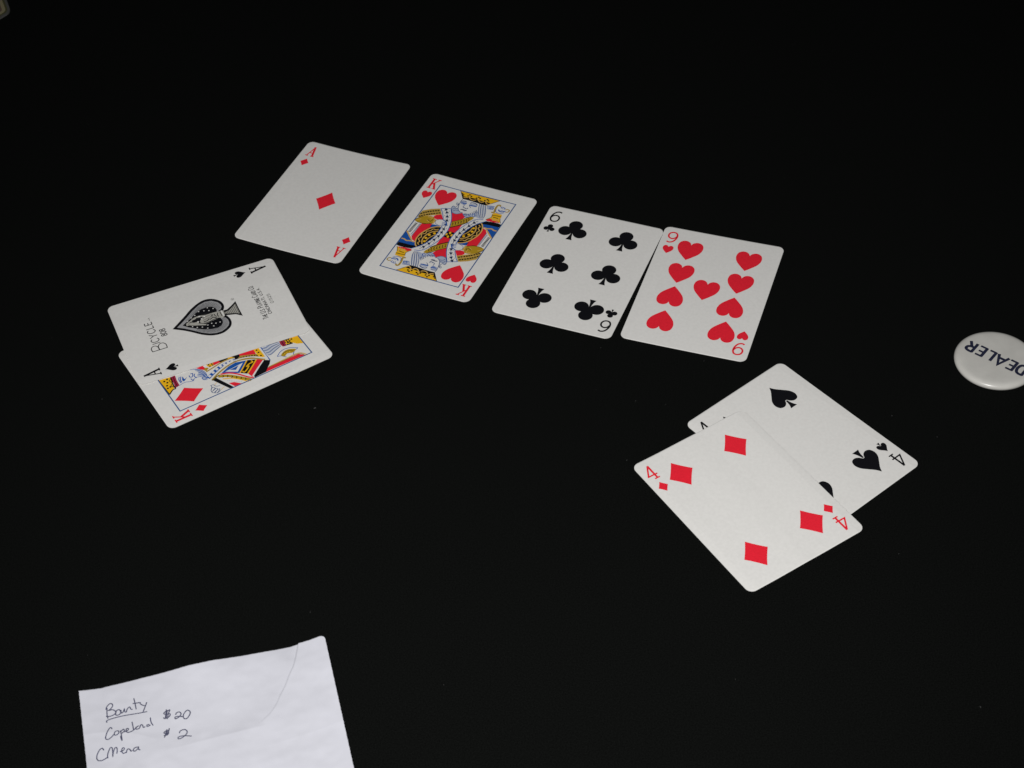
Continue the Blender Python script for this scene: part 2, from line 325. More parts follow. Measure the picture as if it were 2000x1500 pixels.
('sash','P','mustard',3,0,0,[(-4.01,10.4),(-0.79,13.34),(1.45,15.89),(4.11,18.33),(5.76,18.3),(5.55,16.43),(4.1,13.37),(1.63,10.19),(-3.01,5.88)]),
('sash','S','black',4,0.3,1,[(-3.32,9.99),(-2.54,9.35),(-2.32,8.07)]),
('sash','C','tan',4,0.25,0,[(-2.04,9.14)]),
('sash','S','black',4,0.3,1,[(-2.17,11),(-1.39,10.35),(-1.17,9.07)]),
('sash','C','tan',4,0.25,0,[(-0.89,10.14)]),
('sash','S','black',4,0.3,1,[(-1.02,12.01),(-0.24,11.36),(-0.02,10.08)]),
('sash','C','tan',4,0.25,0,[(0.26,11.15)]),
('sash','S','black',4,0.3,1,[(0.08,13.14),(0.86,12.49),(1.07,11.2)]),
('sash','C','tan',4,0.25,0,[(1.36,12.28)]),
('sash','S','black',4,0.3,1,[(1.2,14.22),(1.98,13.57),(2.19,12.28)]),
('sash','C','tan',4,0.25,0,[(2.48,13.36)]),
('sash','S','black',4,0.3,1,[(2.3,15.32),(3.08,14.67),(3.3,13.38)]),
('sash','C','tan',4,0.25,0,[(3.58,14.46)]),
('sash','S','black',4,0.3,1,[(3.14,16.43),(3.92,15.77),(4.13,14.49)]),
('sash','C','tan',4,0.25,0,[(4.42,15.56)]),
('sash','S','black',4,0.5,1,[(-2.98,5.83),(0.46,8.85),(3.07,11.73),(4.23,13.48)]),
('sash','S','black',4,0.25,1,[(-4.03,10.45),(-0.81,13.39),(1.43,15.93),(4.11,18.33)]),
('sash','P','black',4,0,0,[(-2.99,2.98),(1.92,2.92),(2.27,-1.19),(-2.62,-1.13)]),
('sash','C','yellow',5,0.62,0,[(-2.07,0.51),(-0.74,2.26),(-0.56,-0.91),(0.92,0.78)]),
('crown','P','black',2,0,0,[(-10.85,35.92),(12.96,36.07),(7.49,29.74),(4.79,29.67),(1.36,29.98),(-1.67,30.18),(-4.28,30.26),(-6.78,30.11)]),
('crown','P','yellow',3,0,0,[(-10.35,35.72),(12.49,35.89),(9.19,32.38),(5.99,32.59),(4.64,32.33),(1.16,32.35),(0.33,32.95),(-3.63,32.78),(-4.95,32.45),(-7.15,32.42),(-8.3,33.38)]),
('crown','C','black',4,0.55,0,[(-4.54,34.69),(-5.12,33.52),(-3.28,33.77),(0.78,34.65),(-0.03,33.51),(1.92,33.86),(5.99,34.47),(4.97,33.39),(7,33.75),(-8.79,34.12),(-7.81,33.43)]),
('crown','S','tan',5,0.45,1,[(-4.45,33.92),(-3.47,32.05),(-1.99,31.24),(-0.62,31.44),(0.33,32.16)]),
('crown','S','tan',5,0.45,1,[(0.74,34.02),(1.33,32.56),(2.7,31.41),(4,31.37),(4.96,32.04)]),
('crown','S','tan',5,0.45,1,[(5.54,33.96),(6.08,32.2),(7.28,31),(8.36,31.01),(9.19,32.18)]),
('crown','S','tan',5,0.45,1,[(-6.96,31.65),(-5.84,31.62),(-4.76,32.25)]),
('crown','S','black',5,0.25,1,[(-2.86,32.3),(-1.91,32.25),(-1.24,32.38)]),
('crown','S','black',5,0.25,1,[(2.25,32.36),(3.19,32.32),(3.92,32.32)]),
('crown','S','black',5,0.25,1,[(-6.98,32.07),(-5.97,32.27)]),
('face','P','pale',1,0,1,[(-6.6,27.42),(-5.99,28.45),(-3.77,28.41),(-3.02,27.03),(-4.05,25.91),(-5.62,26.13)]),
('face','S','blue',2,0.5,1,[(-6.26,26.71),(-5.18,27.14),(-3.55,27.18),(-3.33,27.88)]),
('face','S','slate',2,0.35,1,[(-6.83,27.89),(-5.61,28.8),(-3.65,28.74)]),
('face','S','blue',2,0.3,1,[(-4.96,26.67),(-4.22,26.27),(-3.29,26.64)]),
('face','P','pale',1,0,1,[(-1.49,27.08),(-0.51,28.11),(1.41,28.32),(3.11,27.8),(2.91,26.68),(1.29,26.23),(-0.52,26.2)]),
('face','S','blue',2,0.65,1,[(-1.3,26.68),(0.11,26.79),(1.74,26.83),(3.06,26.94)]),
('face','S','slate',2,0.5,1,[(-1.53,28.32),(-0.43,29.1),(1.23,29.09),(3,28.23)]),
('face','S','slate',2,0.28,1,[(-1.11,26.67),(-0.38,25.7),(0.58,24.83)]),
('face','S','slate',2,0.28,1,[(-3.55,25.83),(-3.65,24.12),(-2.93,23.56)]),
('face','S','slate',2,0.28,1,[(-6.67,29.87),(-6.83,27.89),(-6.4,24.7),(-5.74,22.16),(-4.65,20.65),(-3.21,19.55),(-1.66,19.56)]),
('face','S','slate',2,0.4,1,[(-2.96,23.83),(-1.52,23.29),(-0.85,23.61),(-1.05,24.31)]),
('face','S','navy',2,0.5,1,[(-4.15,21.82),(-2.93,22.03),(-1.42,21.94),(-0.49,21.98)]),
('face','S','slate',2,0.25,1,[(-2.71,21.37),(-1.87,21.34),(-0.97,21.37)]),
('beard','P','pale',1,0,1,[(-0.97,19.06),(0.57,19.27),(1.74,19.87),(3.47,20.84),(4.37,22.03),(4.95,23.1),(6.4,19.25),(3.69,18.44),(2.26,17.26),(0.79,17.28)]),
('beard','S','slate',2,0.3,1,[(-0.57,19.36),(-0.35,18.76),(-0.13,18.15)]),
('beard','S','slate',2,0.3,1,[(-0.08,19.7),(0.23,18.85),(0.54,18.01)]),
('beard','S','slate',2,0.3,1,[(0.6,19.97),(0.93,18.99),(1.26,18.02)]),
('beard','S','slate',2,0.3,1,[(1.56,20.07),(1.76,19.26),(1.97,18.44)]),
('beard','S','slate',2,0.3,1,[(2.26,20.91),(2.5,20.1),(2.74,19.3)]),
('beard','S','slate',2,0.3,1,[(2.8,21.68),(3.26,21.1),(3.71,20.52)]),
('beard','S','slate',2,0.3,1,[(3.24,22.69),(3.85,21.96),(4.47,21.24)]),
('beard','S','slate',2,0.3,1,[(3.71,23.43),(4.38,22.59),(5.04,21.75)]),
('beard','S','slate',2,0.3,1,[(3.99,24.38),(4.71,23.42),(5.44,22.46)]),
('beard','S','blue',2,0.3,1,[(-1.42,19.16),(-0.42,17.9),(1.16,16.88),(2.63,17.24),(3.75,18.32)]),
('beard','S','blue',2,0.3,1,[(3.76,19.85),(4.04,20.79),(5.06,20.37),(5.47,19.29),(4.82,18.75),(3.98,19.38)]),
('beard','S','blue',2,0.3,1,[(1.11,18.51),(1.77,19.05),(2.86,18.66)]),
('beard','C','white',2,0.35,0,[(1.74,18.35),(4.56,19.89)]),
('hair','P','pale',1,0,0,[(3.26,29.82),(7.63,29.46),(8.77,27.4),(9.95,24.54),(10.92,21.61),(10.84,19.04),(8.73,18.53),(6.36,18.95),(4.91,20.86),(5.19,23.75),(4.38,27.04)]),
('hair','S','slate',2,0.24,1,[(3.47,29.76),(4.45,26.51),(5.5,23.87),(7.2,21.22),(8.97,19.17)]),
('hair','S','white',2,0.24,1,[(4.06,29.71),(5.08,26.57),(6.17,23.86),(7.71,21.27),(9.23,19.18)]),
('hair','S','slate',2,0.24,1,[(4.65,29.67),(5.72,26.62),(6.84,23.85),(8.22,21.31),(9.49,19.18)]),
('hair','S','white',2,0.24,1,[(5.24,29.62),(6.36,26.68),(7.5,23.84),(8.73,21.36),(9.74,19.19)]),
('hair','S','slate',2,0.24,1,[(5.83,29.58),(7,26.73),(8.17,23.83),(9.24,21.41),(10,19.19)]),
('hair','S','white',2,0.24,1,[(6.42,29.54),(7.63,26.79),(8.84,23.82),(9.75,21.45),(10.26,19.19)]),
('hair','S','slate',2,0.24,1,[(7.01,29.49),(8.27,26.85),(9.5,23.81),(10.26,21.5),(10.51,19.2)]),
('hair','S','white',2,0.24,1,[(7.6,29.45),(8.91,26.9),(10.17,23.8),(10.76,21.54),(10.77,19.2)]),
('hair','P','pale',1,0,1,[(-9.38,21.54),(-8.97,22.77),(-7.31,22.37),(-6.14,22.23),(-6.6,24.34),(-5.95,23.75),(-4.8,20.59),(-3.1,19.32),(-3.55,17.98),(-4.87,17.31),(-6.95,17.45),(-8.18,19.24)]),
('hair','S','slate',2,0.28,1,[(-9.12,20.81),(-8.99,22.82),(-7.55,22.5),(-7.03,23.32),(-6.68,25.85)]),
('hair','S','slate',2,0.28,1,[(-7.39,17.61),(-4.87,17.31),(-3.4,18.04),(-2.07,19.46)]),
('hair','S','slate',2,0.28,1,[(-8.24,25.08),(-8.04,26),(-7.22,25.63),(-7.34,24.74),(-7.99,24.76)]),
('hair','S','slate',2,0.28,1,[(-8.06,20.12),(-7.41,21.44),(-5.61,21.52)]),
('hair','S','slate',2,0.28,1,[(-7.23,18.78),(-6.39,20.09),(-4.69,20.35)]),
('hair','S','navy',2,0.35,1,[(-9.04,20.57),(-7.95,18.77),(-6.89,17.25)]),
('sword','P','pale',1,0,0,[(7.88,29.7),(11.99,30.64),(12.41,28.16),(9.03,27.23)]),
('sword','S','blue',2,0.28,1,[(7.88,29.7),(9.99,30.26),(11.99,30.64)]),
('sword','S','blue',2,0.28,1,[(10.06,29.31),(11.81,29.46),(12.09,28.45),(10.45,28.08),(10.06,29.31)]),
('sword','S','blue',2,0.28,1,[(9.49,27.41),(10.98,27.73),(12.41,28.16)]),
('sword','S','gold',3,1,1,[(12.37,25.51),(13.72,26.1),(13.37,28.13),(13.13,30.54),(13.42,32.28),(14.42,32.68)]),
('sword','S','gold',3,0.7,1,[(14.45,32.8),(14.77,32.31),(14.73,31.6)]),
('sword','S','gold',3,0.45,1,[(18.5,30.05),(19.76,30.84),(20.94,30.15),(20.44,28.74),(19.25,28.51)]),
('sword_hand','P','white',2,0,1,[(13.89,28.89),(14.89,31.46),(18.03,31.33),(19.43,29.44),(18.85,27.54),(17.25,26.3),(14.71,26.72)]),
('sword_hand','S','blue',3,0.25,1,[(14.86,31.51),(16.61,31.65),(18.53,31.03)]),
('sword_hand','S','blue',3,0.25,1,[(15.74,31.58),(15.8,31.05),(16.03,30.16)]),
('sword_hand','S','blue',3,0.25,1,[(16.61,31.65),(16.78,30.88),(16.95,30.12)]),
('sword_hand','S','blue',3,0.25,1,[(17.62,31.44),(17.76,30.72),(17.93,29.95)]),
('sword_hand','S','blue',3,0.25,1,[(13.74,28.83),(14.45,26.89),(16.21,26.21),(18,26.65),(18.95,27.72)]),
('sword_hand','S','blue',3,0.25,1,[(16.05,28.92),(17.18,28.82),(18.21,28.95)]),
('sword_hand','S','blue',3,0.55,1,[(15.07,29.09),(16.15,27.91),(17.77,27.94),(19.1,28.98)]),
('cuff','P','yellow',1,0,0,[(13.54,23.99),(14.74,25.8),(18.7,25.43),(19.24,23.37),(19.04,22.05),(20.47,18.92),(12.2,18.99),(14.17,21.75)]),
('cuff','P','red',2,0,0,[(12.22,18.83),(13.93,20.5),(15.74,20.11),(17.39,19.46),(17.87,20.76),(20.23,19.03),(17.33,18.41),(13.12,18.16)]),
('cuff','S','olive',2,0.45,1,[(14.12,23.6),(16.43,23.9),(19,23.9)]),
('cuff','S','olive',2,0.45,1,[(14.97,22.08),(16.38,22.23),(18.46,21.82)]),
('cuff','S','tan',3,0.4,1,[(13.46,24.16),(14.77,25.73),(18.59,25.39)]),
('cuff','S','tan',3,0.4,1,[(14.64,21.32),(16.09,19.64),(16.64,21.09),(18.54,19.59),(18.3,22.17)]),
('cuff','S','black',3,0.25,1,[(18.99,22.45),(19.95,20.36),(20.89,18.89)]),
('cuff','S','black',3,0.25,1,[(12.2,18.99),(14.13,21.82),(13.65,24.03)]),
]
KING_OF_DIAMONDS = [
('crown','P','yellow',2,0,0,[(2.04,35.17),(0.98,29.63),(-2.38,30.12),(-4.57,30.37),(-7.64,31.02),(-10.11,34.7)]),
('crown','C','black',3,0.55,0,[(0.32,31.29),(-0.33,33.09),(-1.92,32.16),(-3.81,33.17),(-5.47,32.13),(-5.66,33.56)]),
('crown','S','black',3,0.5,1,[(0.63,29.34),(-2.54,29.89),(-5.01,30.42),(-8.03,30.45)]),
('crown','S','black',3,0.5,1,[(-8.03,30.45),(-8.06,32.11),(-10.11,34.7)]),
('crown','S','black',3,0.5,1,[(2.04,35.17),(-3.76,34.95),(-10.11,34.7)]),
('crown','S','olive',4,0.35,1,[(-0.63,29.92),(-1.39,30.87),(-3.44,30.3),(-4.73,31.49),(-6.67,30.73)]),
('crown','P','crimson',2,0,0,[(0.81,29.26),(0.63,26.92),(-3.12,27.68),(-7.05,27.99),(-7.52,30.31),(-3.61,29.71)]),
('crown','S','black',3,0.25,1,[(0.69,28.05),(-3.33,28.74),(-7.26,29.19)]),
('face','S','blue',2,0.35,1,[(-1.64,25.7),(-3.36,26.64),(-5.96,26.64)]),
('face','S','blue',2,0.35,1,[(-1.75,24.85),(-3.8,26),(-5.66,26.05)]),
('face','S','blue',2,0.35,1,[(-3.32,21.18),(-4.64,21.34),(-4.99,20.14),(-3.05,19.17),(-2.74,20.31)]),
('face','S','blue',2,0.35,1,[(-3.83,18.38),(-5.14,19.24),(-6.97,18.8)]),
('face','S','blue',2,0.35,1,[(-5.77,21.42),(-7.59,21.06),(-7.26,20.3)]),
('face','P','blue',2,0,1,[(-2.23,24.16),(-4.37,24.15),(-3.73,22.53),(-5.64,24.83),(-4.27,25.32)]),
('face','S','blue',2,0.22,1,[(-7.02,28.03),(-6.55,25.1),(-7.43,22.79),(-7.92,21.06),(-7.06,20.45),(-6.53,18.74),(-7.48,16.4)]),
('face','S','blue',2,0.22,1,[(1.2,26.36),(0.9,23.17),(0.16,19.87),(-1,16.6)]),
('beard','P','pale',1,0,1,[(-0.78,17.26),(-1.55,15.79),(-4.4,14.09),(-7.51,13.73),(-11.07,14.76),(-10.52,16.38),(-8.59,16.98),(-7.52,16.48),(-5.54,17.97),(-4.21,16.44),(-2.34,17.08)]),
('beard','S','blue',2,0.25,1,[(-1.94,16.28),(-4.96,14.66),(-8.22,14.07)]),
('beard','S','blue',2,0.25,1,[(-3.7,16.5),(-6.04,15.17),(-10.09,14.81)]),
('beard','S','blue',2,0.25,1,[(-5.29,16.95),(-6.76,15.51),(-8.98,15.04)]),
('beard','S','blue',2,0.25,1,[(-8.23,15.45),(-8.47,16.47),(-10.12,16.49),(-10.21,15.32),(-9.22,14.7)]),
('beard','S','blue',2,0.25,1,[(-1.1,16.8),(-2.71,14.81),(-6.11,13.68),(-9.18,14.07)]),
('robe','P','red',1,0,0,[(-0.68,16.15),(-0.92,12.75),(-3.3,12.35),(-3.83,13.67)]),
('robe','P','mustard',1,0,0,[(-3.05,12.23),(-3.8,10.45),(-5.45,12.91),(-3.76,13.63)]),
('robe','P','yellow',1,0,0,[(-1.22,11.06),(-1.78,7.8),(-3.86,7.57),(-3.97,10.68)]),
('robe','C','black',2,0.45,0,[(-1.93,10.02),(-2.27,8.49),(-3.24,9.87),(-3.31,8.37)]),
('robe','S','white',3,0.6,1,[(-0.94,12.3),(-2.23,11.54),(-3.97,10.68)]),
('robe','P','red',1,0,0,[(-1.78,7.8),(-2.25,4.8),(-3.62,4.23),(-3.81,7.85)]),
('robe','P','black',1,0,0,[(-2.25,4.8),(-2.85,0.16),(-3.53,-0.13),(-3.73,4.28)]),
('robe','P','yellow',1,0,0,[(-2.66,0.22),(-2.97,-1.64),(-4.4,-2.79),(-3.88,0.2)]),
('robe','P','black',1,0,0,[(-2.97,-1.64),(-3.52,-6.32),(-4.57,-6.42),(-6.72,-3.21),(-5.92,-2.05)]),
('robe','S','gold',2,0.7,1,[(-5.81,13.08),(-5.02,8.89),(-4.07,4.13),(-3.96,0.08),(-4.48,-2.91)]),
('robe','S','white',3,0.5,1,[(-7.13,13.25),(-6.1,9.4),(-5.15,4.66),(-4.98,0.57),(-5.28,-2.67)]),
('robe','S','blue',2,1.9,1,[(-10.49,14.24),(-8.61,10.75),(-6.86,6.71),(-6,3.07),(-5.76,-0.28),(-6.17,-2.55)]),
('robe','P','white',3,0,0,[(-9.18,13.8),(-8.64,12.51),(-9.96,12.1),(-10.5,13.39)]),
('robe','P','white',3,0,0,[(-7.8,11.31),(-7.26,10.02),(-8.59,9.61),(-9.12,10.91)]),
('robe','P','white',3,0,0,[(-6.74,8.76),(-6.2,7.46),(-7.53,7.06),(-8.07,8.36)]),
('robe','P','white',3,0,0,[(-5.97,6.4),(-5.43,5.1),(-6.76,4.7),(-7.3,6)]),
('robe','P','white',3,0,0,[(-5.86,4.26),(-5.31,2.95),(-6.65,2.55),(-7.19,3.86)]),
('robe','P','white',3,0,0,[(-5.73,2.14),(-5.19,0.83),(-6.52,0.43),(-7.07,1.74)]),
('robe','P','white',3,0,0,[(-5.79,0.1),(-5.24,-1.21),(-6.58,-1.61),(-7.12,-0.29)]),
('robe','S','white',3,0.65,1,[(-11.65,13.58),(-9.28,9.09),(-7.39,4.2),(-6.41,0.04),(-6.72,-3.21),(-7.98,-7.84),(-10.01,-11.49),(-13.1,-14.91)]),
('robe','S','gold',2,0.85,1,[(-12.66,13.14),(-10.18,8.61),(-8.18,3.05),(-7.5,-1.9),(-8.37,-6.1),(-10.59,-10.58),(-14.5,-14.83)]),
('robe','P','blue',1,0,0,[(-10.91,7.28),(-8.66,2.36),(-8.04,-1.63),(-9.94,-7.18),(-16.02,-0.34)]),
('robe','P','white',2,0,0,[(-11.04,5.29),(-10.26,-4.71),(-14.57,0.18)]),
('robe','P','blue',3,0,0,[(-11.13,2.95),(-10.84,-2.05),(-12.9,0.38)]),
('robe','P','black',1,0,0,[(-16.02,-0.34),(-9.79,-7.1),(-12,-11.42),(-18.85,-3.54)]),
('robe','S','yellow',2,0.5,1,[(-16.02,-0.34),(-12.94,-3.85),(-9.94,-7.03)]),
('robe','S','yellow',2,0.5,1,[(-18.5,-3.25),(-15.32,-7.3),(-12.02,-11.17)]),
('robe','S','yellow',2,0.5,1,[(-11.24,-8.71),(-12.61,-8.95),(-12.74,-7.03),(-13.73,-5),(-14.01,-6.09),(-15.68,-4.34),(-16.67,-2.32),(-15.48,-1.98)]),
('robe','P','red',1,0,0,[(-18.99,-3.47),(-11.92,-11.31),(-14,-14.46),(-21.86,-4.2)]),
('robe','S','white',3,0.6,1,[(-21.44,-4.56),(-17.97,-9.06),(-14.48,-13.9)]),
('robe','P','black',1,0,0,[(-21.72,-5.16),(-14.39,-14.13),(-16.42,-16.79),(-18.67,-15.2),(-20.01,-13.71),(-22.61,-11.26),(-22.92,-4.94)]),
('robe','S','red',2,0.8,1,[(-11.31,8.08),(-12.97,4.15),(-16.18,0.81),(-20.78,-2.43),(-22.71,-4.54)]),
('robe','S','mustard',1,1.6,1,[(-12.18,9.57),(-14.09,5.91),(-17.63,2.14),(-23.49,-2.92)]),
('robe','S','black',3,0.3,1,[(-12.7,7.38),(-13.53,7.41),(-13.96,8.17)]),
('robe','S','black',3,0.3,1,[(-13.85,5.49),(-14.68,5.53),(-15.11,6.29)]),
('robe','S','black',3,0.3,1,[(-15.47,3.84),(-16.3,3.87),(-16.72,4.63)]),
('robe','S','black',3,0.3,1,[(-17.02,2.14),(-17.84,2.18),(-18.27,2.94)]),
('robe','S','black',3,0.3,1,[(-18.81,0.58),(-19.63,0.61),(-20.06,1.37)]),
('robe','S','black',3,0.3,1,[(-20.6,-0.99),(-21.42,-0.95),(-21.84,-0.19)]),
('robe','S','yellow',2,0.6,1,[(-14.93,8.61),(-17.19,4.37),(-20.33,1.32),(-23.76,-1.26)]),
('robe','S','white',2,0.7,1,[(-16.97,7.92),(-18.97,4.32),(-21.41,2.16),(-23.21,0.91)]),
('robe','C','blue',3,0.16,0,[(-17.42,6.92),(-18,6.29),(-18.57,5.65),(-19.15,5.02),(-19.73,4.39),(-20.31,3.75),(-20.88,3.12),(-21.46,2.49),(-22.04,1.86)]),
('robe','P','red',1,0,0,[(-19.17,7.46),(-20.03,4.84),(-23.11,2.08),(-22.84,6.21)]),
('robe','P','black',2,0,0,[(-12.99,13),(-12.16,10.78),(-23.09,6.33),(-22.83,8.48)]),
('robe','S','white',3,0.6,1,[(-12.32,10.55),(-17.41,8.44),(-22.88,6.17)]),
('robe','S','olive',2,0.5,1,[(-13.01,13.31),(-12,11.01),(-11.51,8.48)]),
('hand','S','slate',2,0.25,1,[(-15.73,15.52),(-15.99,14.13),(-17.65,13.41),(-18.4,11.65)]),
('hand','S','slate',2,0.25,1,[(-18.71,16.64),(-17.42,15.12),(-18.91,14.31),(-19.69,15.9)]),
('hand','S','slate',2,0.25,1,[(-20.08,16.69),(-18.75,14.54),(-19.88,13.57),(-21.05,15.95)]),
('hand','S','slate',2,0.25,1,[(-21.38,15.8),(-20.24,13.74),(-20.51,12.66),(-22.18,14.98)]),
('hand','S','slate',2,0.25,1,[(-22.14,14.36),(-21.37,12.78)]),
('hand','S','slate',2,0.25,1,[(-15.89,15.29),(-17.18,15.46),(-18.71,16.64),(-20.76,16.71),(-22.49,14.53)]),
('hand','S','tan',2,0.22,1,[(-16.48,13.76),(-16.08,12.96),(-15.51,12.08)]),
('hand','S','tan',2,0.22,1,[(-21.35,12.46),(-20.59,11.19),(-20.21,10.04)]),
('hair','P','pale',1,0,0,[(-4.55,-16.91),(-6.43,-26.23),(-10.46,-25.76),(-11.96,-22.12),(-13.36,-18.85),(-12.89,-17.31),(-9.7,-17.13)]),
('hair','S','white',2,0.24,1,[(-5.72,-16.84),(-6.15,-18.89),(-5.62,-21.73),(-6.52,-25.54)]),
('hair','S','slate',2,0.24,1,[(-6.71,-16.94),(-7.11,-18.91),(-6.47,-21.8),(-7.06,-25.55)]),
('hair','S','white',2,0.24,1,[(-7.7,-17.03),(-8.07,-18.93),(-7.31,-21.88),(-7.6,-25.56)]),
('hair','S','slate',2,0.24,1,[(-8.68,-17.12),(-9.04,-18.95),(-8.16,-21.96),(-8.14,-25.58)]),
('hair','S','white',2,0.24,1,[(-9.66,-17.21),(-9.99,-18.97),(-9,-22.03),(-8.67,-25.59)]),
('hair','S','slate',2,0.24,1,[(-10.64,-17.31),(-10.95,-18.99),(-9.85,-22.11),(-9.21,-25.6)]),
('hair','S','white',2,0.24,1,[(-11.62,-17.4),(-11.91,-19.01),(-10.69,-22.19),(-9.75,-25.61)]),
('hair','S','slate',2,0.24,1,[(-12.6,-17.49),(-12.86,-19.03),(-11.53,-22.26),(-10.29,-25.63)]),
('lower_crown','P','crimson',2,0,0,[(-6.68,-26.41),(-7.09,-28.93),(-11.78,-28.25),(-11.34,-26.34),(-9.47,-25.96)]),
('lower_crown','S','black',3,0.25,1,[(-7.08,-27.57),(-9.47,-27.24),(-11.48,-27.24)]),
('lower_crown','P','black',2,0,0,[(-7.14,-28.83),(-7.57,-32.09),(-12.21,-31.5),(-11.69,-28.42)]),
('lower_crown','P','yellow',3,0,0,[(-7.42,-32.17),(-8.64,-36.46),(-14.94,-36.02),(-13.6,-33.1),(-11.36,-31.43),(-9.26,-30.44)]),
('lower_crown','S','yellow',4,0.4,1,[(-7.91,-29.07),(-9.63,-29.22),(-10.39,-28.57),(-10.9,-29.6),(-10.85,-30.4)]),
('lower_crown','S','yellow',4,0.4,1,[(-8.12,-30.26),(-9.69,-30.48),(-10.22,-31.24)]),
('lower_crown','C','black',4,0.55,0,[(-7.92,-31.14),(-8.93,-32.3),(-9.59,-30.92)]),
('robe','P','yellow',1,0,0,[(-4.95,-13.13),(-4.96,-15.94),(-12.66,-15.77),(-11.94,-13.46),(-9.68,-13.06)]),
('robe','C','black',2,0.5,0,[(-6.13,-14.28),(-8.14,-14.4),(-10.81,-14.41)]),
('robe','P','red',1,0,0,[(-3.73,-5.6),(-4.77,-13.35),(-8.49,-12.77),(-5.31,-5.58)]),
('robe','P','gold',1,0,0,[(-6.84,-3.19),(-4.96,-5.76),(-8.54,-13.13),(-11.65,-13.6),(-9.86,-10.44),(-8.1,-6.74)]),
('robe','C','black',2,0.42,0,[(-6.83,-5.47),(-6.95,-6.8),(-7.29,-8.16),(-7.87,-9.39),(-8.35,-10.67),(-8.9,-11.93),(-9.7,-12.8)]),
('robe','S','white',3,0.8,1,[(-5.09,-16.25),(-9.48,-16.22),(-14.36,-16.1)]),
('robe','S','blue',3,0.4,1,[(-5.19,-16.97),(-10.59,-16.68),(-16.36,-16.7)]),
('axe','P','white',1,0,0,[(-16.09,-20.78),(-14.02,-23.38),(-13.39,-26.52),(-14.53,-29.79),(-16.44,-32.09),(-17.56,-29.37),(-19.39,-27.99),(-19.2,-24.55),(-17.97,-23.91)]),
('axe','S','blue',2,0.28,1,[(-16.09,-20.78),(-14.02,-23.38),(-13.39,-26.52),(-14.53,-29.79),(-16.44,-32.09)]),
('axe','S','blue',2,0.28,1,[(-16.44,-32.09),(-17.33,-29.62),(-19.39,-27.99)]),
('axe','S','blue',2,0.28,1,[(-16.09,-20.78),(-16.91,-22.66),(-19.07,-24.36)]),
('axe','P','mustard',2,0,1,[(-16.4,-22.67),(-14.66,-25.35),(-14.75,-28.13),(-16.64,-30.88),(-17.92,-28.34),(-16.99,-25.95),(-18.03,-23.88)]),
('axe','S','olive',3,0.3,1,[(-15.98,-23.91),(-15.45,-25.46),(-15.75,-27.61),(-16.92,-29.32)]),
('axe','C','yellow',3,0.3,0,[(-16.21,-24.81),(-16.12,-26.14),(-16.47,-27.5)]),
('axe_handle','P','red',1,0,0,[(-20.38,-13.4),(-20.47,-30.3),(-22.94,-32.73),(-22.63,-10.82)]),
('axe_handle','S','tan',2,0.5,1,[(-20.2,-13.99),(-19.9,-22.41),(-19.89,-30.6),(-23.54,-33.83)]),
('axe_handle','S','olive',2,0.25,1,[(-20.46,-13.35),(-20.4,-22.15),(-20.41,-30.33),(-23.24,-32.7)]),
]
